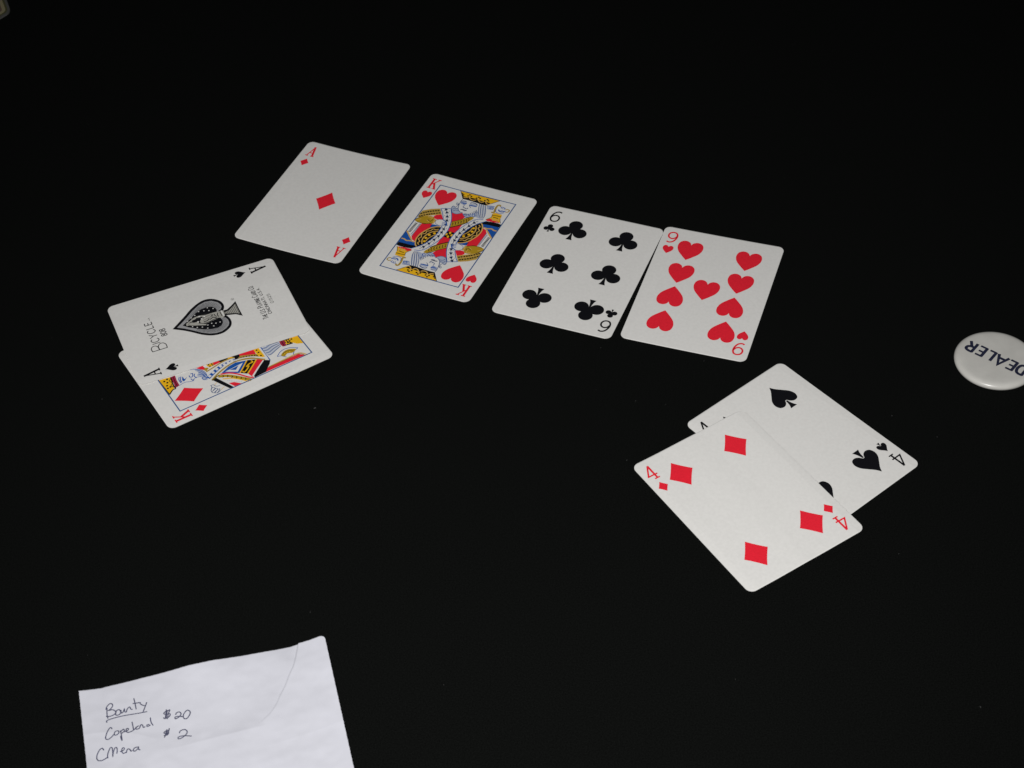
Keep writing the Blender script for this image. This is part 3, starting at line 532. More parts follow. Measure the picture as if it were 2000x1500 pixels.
ACE_EMBLEM = [
('outline','P','black',1,0,2,[(0.4,17.53),(3.69,13.45),(6.78,9.66),(10.47,5.42),(13.22,0.95),(14.23,-2.54),(13.41,-5.97),(10.76,-8.85),(7.94,-10),(5.28,-9.92),(3.11,-8.83),(2.47,-7.78),(-1.58,-8.24),(-2,-9.09),(-4.7,-9.96),(-7.7,-9.88),(-10.17,-8.74),(-11.84,-6.77),(-13.1,-3.97),(-13.07,-0.85),(-11.93,2.41),(-9.43,5.99),(-5.75,9.71),(-2.59,13.35)]),
('ring','P','grey',2,0,2,[(0.5,15.82),(3.01,12.45),(5.64,9.26),(9.08,5.34),(12,1.07),(13.01,-2.42),(12.33,-5.64),(9.9,-8.22),(7.58,-9.15),(5.66,-9.13),(3.91,-7.98),(3.43,-6.61),(-2.54,-7.7),(-3.05,-8.52),(-5.11,-9.22),(-7.5,-9.09),(-9.32,-8.16),(-10.77,-6.5),(-11.97,-3.96),(-12.04,-1.04),(-10.95,2.12),(-8.56,5.49),(-5.07,9.02),(-1.8,12.64)]),
('outline','S','black',3,0.8,1,[(0.4,17.53),(3.69,13.45),(6.78,9.66),(10.47,5.42),(13.22,0.95),(14.23,-2.54),(13.41,-5.97),(10.76,-8.85),(7.94,-10),(5.28,-9.92),(3.11,-8.83),(2.47,-7.78),(-1.58,-8.24),(-2,-9.09),(-4.7,-9.96),(-7.7,-9.88),(-10.17,-8.74),(-11.84,-6.77),(-13.1,-3.97),(-13.07,-0.85),(-11.93,2.41),(-9.43,5.99),(-5.75,9.71),(-2.59,13.35),(0.4,17.53)]),
('field','P','black',3,0,2,[(0.75,12.86),(2.48,10.19),(4.21,7.5),(6.84,4.3),(8.45,0.9),(8.77,-2.37),(7.73,-4.74),(6.06,-5.95),(4.41,-6.18),(3.41,-5.87),(-2.51,-6.25),(-4.2,-6.59),(-5.95,-6.29),(-7.78,-5),(-8.65,-2.92),(-8.29,0.11),(-6.78,3.75),(-4.37,7.37),(-1.91,10.5)]),
('ring','S','ink',3,0.16,1,[(3.19,9.08),(3.75,9.98),(4.14,10.61)]),
('ring','S','ink',3,0.16,1,[(3.55,8.52),(4.25,9.31),(4.75,9.85)]),
('ring','S','ink',3,0.16,1,[(3.91,7.97),(4.76,8.63),(5.35,9.1)]),
('ring','S','ink',3,0.16,1,[(4.28,7.42),(5.28,7.97),(5.99,8.35)]),
('ring','S','ink',3,0.16,1,[(4.72,6.88),(5.85,7.31),(6.64,7.61)]),
('ring','S','ink',3,0.16,1,[(5.16,6.35),(6.41,6.65),(7.29,6.87)]),
('ring','S','ink',3,0.16,1,[(5.6,5.81),(6.97,5.99),(7.94,6.12)]),
('ring','S','ink',3,0.16,1,[(6.04,5.28),(7.54,5.33),(8.59,5.37)]),
('ring','S','ink',3,0.16,1,[(6.48,4.74),(8.04,4.66),(9.14,4.6)]),
('ring','S','ink',3,0.16,1,[(6.89,4.2),(8.53,3.97),(9.67,3.82)]),
('ring','S','ink',3,0.16,1,[(7.16,3.62),(8.94,3.28),(10.19,3.03)]),
('ring','S','ink',3,0.16,1,[(7.43,3.05),(9.36,2.58),(10.71,2.25)]),
('ring','S','ink',3,0.16,1,[(7.71,2.47),(9.78,1.88),(11.23,1.46)]),
('ring','S','ink',3,0.16,1,[(7.98,1.9),(10.08,1.16),(11.55,0.65)]),
('ring','S','ink',3,0.16,1,[(8.25,1.32),(10.34,0.44),(11.81,-0.17)]),
('ring','S','ink',3,0.16,1,[(8.46,0.74),(10.57,-0.28),(12.05,-1)]),
('ring','S','ink',3,0.16,1,[(8.52,0.16),(10.73,-1),(12.28,-1.82)]),
('ring','S','ink',3,0.16,1,[(8.58,-0.42),(10.73,-1.72),(12.24,-2.63)]),
('ring','S','ink',3,0.16,1,[(8.64,-1.01),(10.67,-2.43),(12.09,-3.43)]),
('ring','S','ink',3,0.16,1,[(8.7,-1.59),(10.61,-3.14),(11.95,-4.22)]),
('ring','S','ink',3,0.16,1,[(8.76,-2.18),(10.55,-3.85),(11.81,-5.02)]),
('ring','S','ink',3,0.16,1,[(8.62,-2.73),(10.19,-4.48),(11.3,-5.7)]),
('ring','S','ink',3,0.16,1,[(8.38,-3.27),(9.75,-5.09),(10.71,-6.37)]),
('ring','S','ink',3,0.16,1,[(8.14,-3.8),(9.31,-5.7),(10.13,-7.03)]),
('ring','S','ink',3,0.16,1,[(7.91,-4.34),(8.85,-6.3),(9.51,-7.67)]),
('ring','S','ink',3,0.16,1,[(7.59,-4.84),(8.18,-6.76),(8.59,-8.1)]),
('ring','S','ink',3,0.16,1,[(7.04,-5.24),(7.39,-7.16),(7.63,-8.51)]),
('ring','S','ink',3,0.16,1,[(6.49,-5.64),(6.49,-7.39),(6.49,-8.61)]),
('ring','S','ink',3,0.16,1,[(5.88,-5.97),(5.6,-7.43),(5.39,-8.46)]),
('ring','S','ink',3,0.16,1,[(5.06,-6.09),(4.69,-7.17),(4.43,-7.92)]),
('ring','S','ink',3,0.16,1,[(4.24,-6.12),(3.98,-6.8),(3.81,-7.27)]),
('ring','S','ink',3,0.16,1,[(-4.98,6.46),(-5.6,7.16),(-6.04,7.64)]),
('ring','S','ink',3,0.16,1,[(-5.28,6.01),(-6.04,6.64),(-6.58,7.08)]),
('ring','S','ink',3,0.16,1,[(-5.58,5.55),(-6.48,6.12),(-7.11,6.51)]),
('ring','S','ink',3,0.16,1,[(-5.89,5.1),(-6.92,5.6),(-7.65,5.94)]),
('ring','S','ink',3,0.16,1,[(-6.19,4.64),(-7.37,5.08),(-8.19,5.38)]),
('ring','S','ink',3,0.16,1,[(-6.49,4.19),(-7.75,4.53),(-8.62,4.77)]),
('ring','S','ink',3,0.16,1,[(-6.79,3.73),(-8.12,3.98),(-9.05,4.16)]),
('ring','S','ink',3,0.16,1,[(-6.99,3.24),(-8.45,3.42),(-9.47,3.54)]),
('ring','S','ink',3,0.16,1,[(-7.19,2.76),(-8.78,2.86),(-9.88,2.92)]),
('ring','S','ink',3,0.16,1,[(-7.4,2.27),(-9.11,2.29),(-10.3,2.31)]),
('ring','S','ink',3,0.16,1,[(-7.6,1.78),(-9.36,1.71),(-10.59,1.65)]),
('ring','S','ink',3,0.16,1,[(-7.8,1.3),(-9.58,1.11),(-10.83,0.98)]),
('ring','S','ink',3,0.16,1,[(-8,0.81),(-9.81,0.52),(-11.07,0.31)]),
('ring','S','ink',3,0.16,1,[(-8.21,0.32),(-10.03,-0.08),(-11.3,-0.36)]),
('ring','S','ink',3,0.16,1,[(-8.33,-0.18),(-10.19,-0.69),(-11.48,-1.04)]),
('ring','S','ink',3,0.16,1,[(-8.39,-0.7),(-10.21,-1.32),(-11.48,-1.76)]),
('ring','S','ink',3,0.16,1,[(-8.45,-1.21),(-10.23,-1.95),(-11.47,-2.47)]),
('ring','S','ink',3,0.16,1,[(-8.51,-1.73),(-10.25,-2.59),(-11.46,-3.18)]),
('ring','S','ink',3,0.16,1,[(-8.57,-2.25),(-10.22,-3.22),(-11.37,-3.9)]),
('ring','S','ink',3,0.16,1,[(-8.63,-2.76),(-10.07,-3.85),(-11.08,-4.6)]),
('ring','S','ink',3,0.16,1,[(-8.49,-3.29),(-9.83,-4.48),(-10.76,-5.31)]),
('ring','S','ink',3,0.16,1,[(-8.28,-3.81),(-9.54,-5.11),(-10.43,-6.03)]),
('ring','S','ink',3,0.16,1,[(-8.06,-4.34),(-9.15,-5.72),(-9.91,-6.69)]),
('ring','S','ink',3,0.16,1,[(-7.84,-4.86),(-8.74,-6.33),(-9.36,-7.36)]),
('ring','S','ink',3,0.16,1,[(-7.35,-5.3),(-8.11,-6.85),(-8.64,-7.93)]),
('ring','S','ink',3,0.16,1,[(-6.77,-5.71),(-7.34,-7.29),(-7.74,-8.4)]),
('ring','S','ink',3,0.16,1,[(-6.19,-6.12),(-6.53,-7.62),(-6.76,-8.67)]),
('ring','S','ink',3,0.16,1,[(-5.5,-6.37),(-5.62,-7.78),(-5.71,-8.76)]),
('ring','S','ink',3,0.16,1,[(-4.72,-6.5),(-4.71,-7.79),(-4.71,-8.7)]),
('ring','S','ink',3,0.16,1,[(-3.96,-6.54),(-3.86,-7.65),(-3.8,-8.43)]),
('ring','S','ink',3,0.16,1,[(-3.24,-6.4),(-3.09,-7.38),(-3,-8.07)]),
('star','C','white',4,0.34,0,[(8.05,-2.27),(6.24,-4.78),(6.65,-0.02),(5.69,-2.37),(7.22,2.56),(5.36,5.18),(4.32,7.35),(2.8,9.68),(-2.29,8.57),(-3.83,6.56),(-4.74,4.16),(-6.66,1.91),(-6.42,-1.3),(-4.93,-2.89),(-5.04,-5.04),(-4.09,-0.92),(-4.48,1.21)]),
('statue','P','lightgrey',4,0,1,[(2.93,-6.46),(2.29,-8.95),(-1.85,-8.4),(-1.94,-5.46),(-2.37,-1.68),(-2.85,1.61),(-1.55,3.88),(0.48,3.76),(1.41,1.79),(3.01,3.49),(1.84,7.71),(0.37,7.42),(-0,5.11),(-1.2,4.99),(-1.62,8.01),(-0.63,9.65),(-0.5,11.06),(1.25,10.78),(2.19,8.82),(3.69,6.44),(4.11,3.41),(3.33,0.24),(3.29,-2.18),(3.26,-4.61)]),
('statue','P','lightgrey',4,0,1,[(-0.95,7.81),(-1.37,5.04),(-3.14,2.18),(-4.17,2.01),(-2.69,5.43),(-1.72,7.8)]),
('statue','S','ink',5,0.35,1,[(-1.61,4.14),(-2.44,2.45),(-2.35,-0.48),(-1.73,-3.09),(-1.87,-5.72)]),
('statue','S','ink',5,0.35,1,[(2.03,-3.99),(0.38,-4.22),(-0.36,-4.97)]),
('statue','S','ink',5,0.35,1,[(2.2,-5.99),(0.58,-5.38),(-0.94,-5.76)]),
('statue','S','ink',5,0.35,1,[(1.49,2.73),(1.87,1.16),(2.66,0.44)]),
('statue','S','ink',5,0.35,1,[(2.23,7.36),(2.07,5.47),(1.8,3.37)]),
('statue','S','ink',5,0.35,1,[(4.37,2.36),(4.2,0.47),(4.25,-1.01)]),
('statue','S','midgrey',5,0.5,1,[(-0.25,2.28),(0.38,-0.33),(0.8,-3.37)]),
('statue','S','midgrey',5,0.5,1,[(2,0.64),(2.17,-1.35),(2.44,-3.14)]),
('statue','S','midgrey',5,0.5,1,[(0.86,9.21),(-0.15,10.23)]),
('statue','S','ink',5,0.45,1,[(-1.03,-0.88),(-0.2,-3.07),(-1.69,-4.56)]),
('statue','S','ink',5,0.45,1,[(-1.34,2.37),(-1.24,0.64),(-0.26,-0.87)]),
('statue','S','ink',5,0.45,1,[(3.07,5.17),(2.45,3.9),(2.72,2.12)]),
('statue','S','ink',5,0.45,1,[(1.19,9.11),(1.24,7.65),(2.19,6.88)]),
('statue','S','ink',5,0.45,1,[(2,-3.25),(0.75,-1.9),(0.36,0.4)]),
('statue','S','white',6,0.6,1,[(2.92,-8.04),(0.77,-8.12),(-1.58,-8.24)]),
('statue','C','white',6,0.5,0,[(3.53,3.39),(-0.05,5.01),(1.28,2.68),(2.37,1.01)]),
('statue','S','ink',6,0.3,1,[(2.4,-7.15),(0.47,-7.17),(-1.12,-7.29)]),
('stem','P','black',1,0,0,[(2.62,-9.05),(2.46,-10.95),(4.2,-13.7),(6.66,-16.73),(0.42,-16.69),(-5.6,-16.86),(-2.91,-13.93),(-1.5,-9.24),(-1.69,-8.45)]),
('stem','P','lightgrey',2,0,0,[(0.97,-9.27),(1.31,-11.33),(2.98,-13.81),(4.89,-16.07),(-3.43,-16.08),(-1.91,-13.75),(-0.3,-9.37)]),
('stem','S','ink',3,0.2,1,[(1.05,-9.81),(0.3,-9.82),(-0.44,-9.83)]),
('stem','S','ink',3,0.2,1,[(1.28,-10.57),(0.21,-10.62),(-0.86,-10.67)]),
('stem','S','ink',3,0.2,1,[(1.65,-11.38),(0.19,-11.45),(-1.27,-11.51)]),
('stem','S','ink',3,0.2,1,[(2.11,-12.21),(0.21,-12.29),(-1.68,-12.36)]),
('stem','S','ink',3,0.2,1,[(2.65,-13.07),(0.27,-13.14),(-2.1,-13.2)]),
('stem','S','ink',3,0.2,1,[(3.25,-13.95),(0.36,-14),(-2.51,-14.05)]),
('stem','S','ink',3,0.2,1,[(3.89,-14.85),(0.48,-14.87),(-2.92,-14.89)]),
('stem','S','ink',3,0.2,1,[(4.59,-15.76),(0.62,-15.75),(-3.33,-15.74)]),
]
HANDWRITING = {
'bounty': [[(10.41, 12.51), (10.11, 15.41), (10.31, 17.79)], [(9.87, 13.25), (10.35, 11.89), (11.66, 10.76), (12.59, 11.17), (12.73, 12.26), (11.66, 13.46), (10.89, 13.9), (12.57, 14.02), (13.66, 15.23), (13.32, 16.32), (12.07, 16.86), (10.63, 16.81), (9.58, 16.46)], [(13.89, 15.44), (13.53, 16.68), (14.19, 17.32), (15.43, 16.92), (15.66, 15.79), (15.15, 14.75), (14.17, 14.92), (13.83, 15.57)], [(15.85, 15.1), (15.94, 16.71), (16.69, 16.38), (17.3, 15.06), (17.3, 16.31), (17.9, 16.78), (18.47, 15.39), (19.51, 14.69), (19.88, 15.85), (20.56, 16.22)], [(21.58, 10.85), (21.76, 12.72), (22.02, 16.63)], [(20.85, 13.36), (22.77, 13.51), (24.15, 13.7)], [(23.7, 13.93), (24.55, 15.07), (25.57, 15.75)], [(26.57, 14.23), (25.61, 16.51), (24.51, 18.95)], [(9.78, 19.72), (9.66, 18.85), (11.21, 18.4), (16.03, 18.28), (22.0, 18.78), (26.27, 18.95)]],
'name_one': [[(11.59, 23.53), (10.89, 22.54), (9.77, 23.89), (8.73, 26.23), (8.61, 27.51), (9.64, 28.01), (11.14, 27.21), (11.88, 26.39)], [(12.36, 25.51), (12.14, 26.62), (13.06, 27.02), (14.08, 26.29), (13.94, 25.28), (13.0, 25.1), (12.36, 25.56)], [(14.77, 25.31), (14.93, 27.4), (14.96, 30.09), (14.6, 28.91), (14.65, 27.91)], [(15.08, 25.83), (15.99, 25.01), (16.3, 26.03), (15.21, 26.96)], [(16.2, 26.59), (17.68, 26.13), (18.04, 25.35), (17.34, 25.15), (16.95, 26.22), (17.58, 27.16), (18.54, 27.1), (19.77, 26.72)], [(19.73, 22.29), (19.88, 24.4), (20.0, 26.79)], [(20.15, 26.53), (21.07, 25.62), (22.09, 25.03), (20.96, 25.59), (21.23, 26.49), (22.45, 26.24)], [(22.41, 26.15), (23.08, 24.77), (23.76, 25.14), (23.94, 26.19), (24.75, 26.01)], [(26.5, 25.33), (25.53, 25.41), (25.57, 26.16), (26.93, 25.75)], [(27.19, 22.18), (27.24, 24.42), (27.9, 26.31)]],
'sum_one': [[(35.5, 21.17), (34.35, 20.69), (32.8, 21.54), (33.43, 22.37), (35.22, 22.58), (34.71, 23.86), (32.97, 24.32), (32.33, 23.63)], [(33.98, 20.08), (33.59, 22.06), (33.12, 24.07)], [(34.42, 20.5), (33.94, 22.16), (33.45, 24.34)], [(35.4, 20.33), (34.64, 22.36), (33.83, 24.86)], [(37.38, 23.73), (37.98, 22.77), (39.18, 22.84), (39.59, 24.06), (38.42, 25.21), (37.16, 25.65), (37.02, 24.81), (38.47, 24.78), (40.36, 25.46)], [(41.56, 23.12), (40.47, 24.6), (40.47, 26.23), (41.62, 26.65), (43.02, 25.08), (43.31, 23.68), (42.38, 22.76), (41.46, 23.16)]],
'sum_two': [[(33.7, 30.66), (32.8, 30.17), (31.75, 30.98), (32.41, 31.52), (33.61, 31.51), (33.04, 32.28), (31.55, 32.39)], [(33.15, 29.62), (32.57, 31.21), (31.73, 33.37)], [(34.14, 29.31), (33.67, 30.94), (32.89, 32.62)], [(33.42, 29.99), (32.91, 31.31), (32.41, 32.63)], [(37.77, 32.74), (38.37, 31.74), (40.07, 31.58), (40.96, 32.71), (40.49, 34.04), (38.67, 35.27), (37.21, 35.5), (37.23, 34.57), (38.77, 34.43), (40.63, 34.89), (42.5, 35.62)]],
'name_two': [[(7.34, 32.66), (6.73, 31.48), (5.48, 32.28), (4.34, 34.54), (4.42, 36.42), (5.77, 37.14), (7.46, 36.71), (8.49, 36.14)], [(8.51, 36.72), (8.67, 34.9), (9.85, 32.35), (10.66, 32.5), (10.71, 34.61), (10.54, 36.43), (10.94, 34.68), (11.81, 32.91), (12.51, 33.02), (12.53, 34.55), (12.22, 35.67)], [(13.61, 35.14), (14.93, 34.94), (15.49, 34.09), (14.81, 33.75), (14.26, 35.04), (14.81, 36.23), (15.82, 36.05)], [(15.93, 36.43), (16.59, 34.89), (17.52, 35.09), (17.89, 36.12), (18.51, 35.89)], [(20.91, 34.9), (19.47, 35.07), (18.85, 36.04), (19.51, 36.57), (20.78, 35.72), (21.08, 35.09), (20.98, 36.07), (21.67, 36.7)]],
}
CREASE = [(91.84, 2.02), (90.62, 6.01), (88.28, 12.29), (85.6, 16.78), (83.04, 21.66), (80.53, 25.31), (78.5, 29.06), (75.15, 33.18), (72.99, 34.89), (69.46, 37.35)]

# ------------------------------------------------------------------ the table
def tabletop():
    bm = bmesh.new()
    bmesh.ops.create_cube(bm, size=1)
    for v in bm.verts: v.co = Vector((v.co.x * 1700, v.co.y * 1500 + 700, v.co.z * 24 - 12))
    bmesh.ops.bevel(bm, geom=[e for e in bm.edges], offset=6, segments=4, affect='EDGES')
    o = link('table_top', bm, [FELT]); o['kind'] = 'structure'
    o['label'] = 'black cloth covered table top under the cards'
    return o
tabletop()

# ------------------------------------------------------------------ playing cards
CW, CH, TH = 63.5, 88.9, 0.30
def sstep(a, b, x):
    t = max(0.0, min(1.0, (x - a) / (b - a))); return t * t * (3 - 2 * t)
def card_stock(parent, warp):
    bm = bmesh.new(); r = 3.4; out = []
    for cx, cy, a0 in ((1, 1, 0), (-1, 1, 90), (-1, -1, 180), (1, -1, 270)):
        for k in range(9):
            a = math.radians(a0 + k * 90 / 8)
            out.append((cx * (CW / 2 - r) + r * math.cos(a), cy * (CH / 2 - r) + r * math.sin(a)))
    f = bm.faces.new([bm.verts.new((x, y, 0)) for x, y in out])
    bmesh.ops.inset_region(bm, faces=bm.faces[:], thickness=.55)
    split_grid(bm, 4.0, -44, 44)
    e = bmesh.ops.extrude_face_region(bm, geom=bm.faces[:])
    bmesh.ops.translate(bm, vec=(0, 0, TH), verts=[v for v in e['geom'] if isinstance(v, bmesh.types.BMVert)])
    bmesh.ops.recalc_face_normals(bm, faces=bm.faces)
    for f in bm.faces:
        if abs(f.normal.z) < .5: f.material_index = 1
    for v in bm.verts:
        # the die-cut border rolls slightly down
        qx, qy = max(abs(v.co.x) - (CW / 2 - r), 0), max(abs(v.co.y) - (CH / 2 - r), 0)
        d = r - math.hypot(qx, qy) if (qx or qy) else r
        if v.co.z > TH / 2: v.co.z -= .14 * max(0.0, 1 - d / .5)
        v.co.z += warp(v.co.x, v.co.y)
    return link('card_stock', bm, [CARD, EDGE], parent)
def new_card(label, x, y, deg, warp, group='playing cards dealt face up on the table'):
    root = thing('playing_card', label, 'playing card', (x, y, 0), math.radians(deg), group)
    card_stock(root, warp)
    return root
def indices(root, warp, ch, kind, ink, ox=0.0, oy=0.0, oy2=0.0):
    ps = .42 if kind == 'heart' else .395
    for fl in (False, True):
        if fl: oy = oy + oy2
        q = -1 if fl else 1
        nm = 'index_letter' if ch in 'AK' else 'index_number'
        print_obj(nm, idx_prims(ch, ink, -26.25 * q + ox, 36.15 * q + oy, fl), root, warp, TH)
        print_obj('index_pip', pip_prims(kind, ink, -26.25 * q + ox, 26.25 * q + oy, ps, fl), root, warp, TH)
def pips(root, warp, kind, ink, spots, s=1.0, ox=0.0, oy=0.0):
    for x, y in spots:
        print_obj(kind + '_pip', pip_prims(kind, ink, x + ox, y + oy, s, y < -.5), root, warp, TH)
def art(elems):
    """artwork rows to print prims, in order"""
    out = []
    for part, kind, ink, layer, wd, sm, pts in elems:
        if kind == 'P':
            poly = spline(pts, 4, True) if sm == 1 else pts
            out.append((ink, layer, [poly]))
        elif kind == 'S': out.append((ink, layer, stroke(pts, wd * (1.3 if wd < .6 else 1.08), True, 4)))
        else: out += [(ink, layer, [disc(p, wd, 9)]) for p in pts]
    return out
def turn(elems, cx, cy): return [(a, b, c, d, e, f, [(2 * cx - x, 2 * cy - y) for x, y in g]) for a, b, c, d, e, f, g in elems]
def rows(elems, *names): return [e for e in elems if e[0] in names]
def frame(root, warp, x0, y0, x1, y1):
    print_obj('portrait_frame', [('frame', 0, ribbon([(x0, y0), (x1, y0), (x1, y1), (x0, y1), (x0, y0)], .58))], root, warp, TH, zadd=.09)

# ace of diamonds: slightly bowed, its long edges a touch off the cloth
wp = lambda x, y: .62 * (x / 31.75) ** 2
c = new_card('ace of diamonds, one red diamond in the middle, beside the king of hearts', -96.55, 746.66, -24.98, wp)
indices(c, wp, 'A', 'diamond', 'red', .4, 0)
print_obj('diamond_pip', [('red', 0, move(diamond(11.8, 15.6), .9, .1))], c, wp, TH)

# king of hearts
wp = lambda x, y: .28 * (x / 31.75) ** 2
c = new_card('king of hearts holding a sword, between ace of diamonds and six of clubs', -28.79, 712.04, -26.45, wp)
indices(c, wp, 'K', 'heart', 'red', -.6, -.3)
pips(c, wp, 'heart', 'red', [(-15.9, 26.4), (15.9, -26.4)], .88, -.57, .37)
frame(c, wp, -23.1, 36.25, 21.95, -35.5)
for k in (0, 1):
    E = KING_OF_HEARTS if k == 0 else turn(KING_OF_HEARTS, -.57, .37)
    fig = print_obj('king_figure', art(rows(E, 'robe')), c, wp, TH, zadd=k * .004)
    for part in ('shield', 'sleeve', 'ermine_band', 'hand', 'sash', 'crown', 'face', 'beard', 'hair', 'sword', 'sword_hand', 'cuff'):
        print_obj(part, art(rows(E, part)), fig, wp, TH, zadd=k * .004)

# six of clubs
wp = lambda x, y: .22 * (y / 44.45) ** 2
c = new_card('six of clubs, its top corner touching the nine of hearts', 37.72, 679.43, -23.36, wp)
indices(c, wp, '6', 'club', 'black')
pips(c, wp, 'club', 'black', [(-13.55, 28.4), (14.55, 28.4), (-13.55, .4), (14.55, .6), (-13.5, -27.7), (14.5, -27.5)])

# nine of hearts
wp = lambda x, y: .2 * (x / 31.75) ** 2
c = new_card('nine of hearts, nine red hearts in two columns and one in the middle', 99.51, 657.87, -20.70, wp)
indices(c, wp, '9', 'heart', 'red', .1, .1)
pips(c, wp, 'heart', 'red', [(-15.1, 28.2), (15.9, 28.3), (-15.1, 9.8), (15.9, 10.2), (.5, .8), (-15.1, -7.7), (15.8, -7.6), (-15.1, -26.5), (15.9, -26.0)])

# king of diamonds, half covered by the ace of spades
wp = lambda x, y: .12 * (y / 44.45) ** 2
c = new_card('king of diamonds with an axe, half covered by the ace of spades', -141.02, 629.81, -239.65, wp)
indices(c, wp, 'K', 'diamond', 'red', -.7, -.5)
for q in (1, -1):
    print_obj('diamond_pip', [('red', 0, move(diamond(11.3, 15.2), -.8 - 14.55 * q, -.5 + 27.3 * q))], c, wp, TH)
frame(c, wp, -23.3, 35.2, 21.7, -36.2)
E0, E1 = KING_OF_DIAMONDS, turn(KING_OF_DIAMONDS, -.8, -.5)
for A, B, zk in ((E0, E1, (.004, 0)), (E1, E0, (0, .004))):
    fig = print_obj('king_figure', art(rows(A, 'robe')), c, wp, TH, zadd=zk[0])
    for part in ('crown', 'face', 'beard', 'hand'): print_obj(part, art(rows(A, part)), fig, wp, TH, zadd=zk[0])
    for part, nm in (('lower_crown', 'crown'), ('hair', 'hair'), ('axe', 'axe_head'), ('axe_handle', 'axe_handle')):
        print_obj(nm, art(rows(B, part)), fig, wp, TH, zadd=zk[1])

# ace of spades, its near side lying on the king of diamonds
wp = lambda x, y: .47 * sstep(29, 10, x) + .22 * sstep(-8, -31.75, x)
c = new_card('ace of spades with an ornate engraved spade and small lettering', -151.90, 656.10, -248.32, wp)
indices(c, wp, 'A', 'spade', 'black', 0, 0, 1.1)
em = print_obj('spade_emblem', art(rows(ACE_EMBLEM, 'outline')), c, wp, TH)
for part in ('ring', 'field', 'star', 'statue', 'stem'):
    print_obj(part, art(rows(ACE_EMBLEM, part)), em, wp, TH)
print_obj('brand_lettering', text_prims('B', 'ink', -11.3, -7.0, 24.1, 7.8, .46) + text_prims('ICYCLE', 'ink', -6.2, 10.6, 26.45, 3.95, .46)
          + [('faint', 0, stroke([(11.9, 27.0), (12.9, 27.0)], .35, 0)), ('faint', 0, stroke([(13.2, 26.6), (13.5, 27.4), (13.9, 26.6)], .3, 0))], c, wp, TH)
print_obj('number_lettering', text_prims('808', 'ink', -2.4, 2.9, 21.7, 2.9, .44), c, wp, TH)
print_obj('maker_lettering', text_prims('THE U.S. PLAYING CARD CO.', 'ink', -13.0, 14.2, -28.3, 2.9, .34, .8)
          + text_prims('CINCINNATI, U.S.A.', 'ink', -10.2, 11.3, -30.9, 1.7, .32) + text_prims('G1525', 'faint', -3.0, 4.4, -34.3, 1.6, .3), c, wp, TH)
print_obj('registered_mark', [('faint', 0, ribbon(disc((8.7, -15.8), .75, 14) + [disc((8.7, -15.8), .75, 14)[0]], .2)),
                              ('faint', 0, [disc((8.7, -15.8), .32, 8)])], c, wp, TH)

# four of spades, partly under the four of diamonds
wp = lambda x, y: .15 * (y / 44.45) ** 2
c = new_card('four of spades, partly covered by the four of diamonds', 132.16, 549.96, 37.21, wp)
indices(c, wp, '4', 'spade', 'black', .1, 0)
pips(c, wp, 'spade', 'black', [(-15.0, 28.0), (14.9, 27.2), (-15.0, -27.6), (14.9, -28.0)])

# four of diamonds on top of it
wp = lambda x, y: .50 * sstep(-20, 4, x) + .75 * sstep(2, 31.75, x) + .1 * sstep(-20, -44, y)
c = new_card('four of diamonds, lying on top of the four of spades', 102.47, 518.72, 29.94, wp)
indices(c, wp, '4', 'diamond', 'red', -.5, 0)
pips(c, wp, 'diamond', 'red', [(-15.6, 27.9), (15.2, 27.9), (-16.0, -28.2), (14.9, -27.9)])

# ------------------------------------------------------------------ dealer button
BX, BY, BR, BT = 232.5, 595.9, 19.5, 4.2
b = thing('dealer_button', 'round white plastic dealer button with dark blue lettering', 'dealer button', (BX, BY, 0))
bm = bmesh.new()
prof = [(0, 0), (16.6, 0), (17.6, .12), (18.5, .5), (19.2, 1.15), (19.5, 2.0), (19.4, 2.65), (19.0, 3.25), (18.3, 3.75), (17.4, 4.03), (16.3, 4.15), (14, 4.19), (8, 4.2), (0, 4.2)]
NS = 96; rings = []
for r, z in prof:
    if r == 0: rings.append([bm.verts.new((0, 0, z))])
    else: rings.append([bm.verts.new((r * math.cos(2 * math.pi * k / NS), r * math.sin(2 * math.pi * k / NS), z)) for k in range(NS)])
for A, B in zip(rings, rings[1:]):
    for k in range(NS):
        j = (k + 1) % NS
        if len(A) == 1: bm.faces.new((A[0], B[j], B[k]))
        elif len(B) == 1: bm.faces.new((A[k], A[j], B[0]))
        else: bm.faces.new((A[k], A[j], B[j], B[k]))
bmesh.ops.recalc_face_normals(bm, faces=bm.faces)
link('disc', bm, [PLASTIC], b, smooth=True)
ang = math.atan2(.66, -.75); ca, sa = math.cos(ang), math.sin(ang)
def letter(ch, s0, width, wd=1.5, h=7.0):
    gw, st = GLY[ch]; prims = []
    for s in st:
        pts = [(s0 + px / gw * width, -h / 2 + .35 + py * h) for px, py in s[1:]]
        prims.append((PRINT, 0, [[(p[0] * ca - p[1] * sa, p[0] * sa + p[1] * ca) for p in q] for q in stroke(pts, wd if s[0] or abs(pts[0][0] - pts[-1][0]) < 1.2 or ch in 'AR' else 1.2, s[0], 6)]))
    print_obj('letter', prims, b, lambda x, y: 0.0, BT, grid=None)
for ch, s0, width in (('D', -15.6, 4.2), ('E', -10.3, 3.6), ('A', -5.5, 5.3), ('L', 1.0, 3.3), ('E', 5.75, 3.6), ('R', 10.9, 4.0)): letter(ch, s0, width)

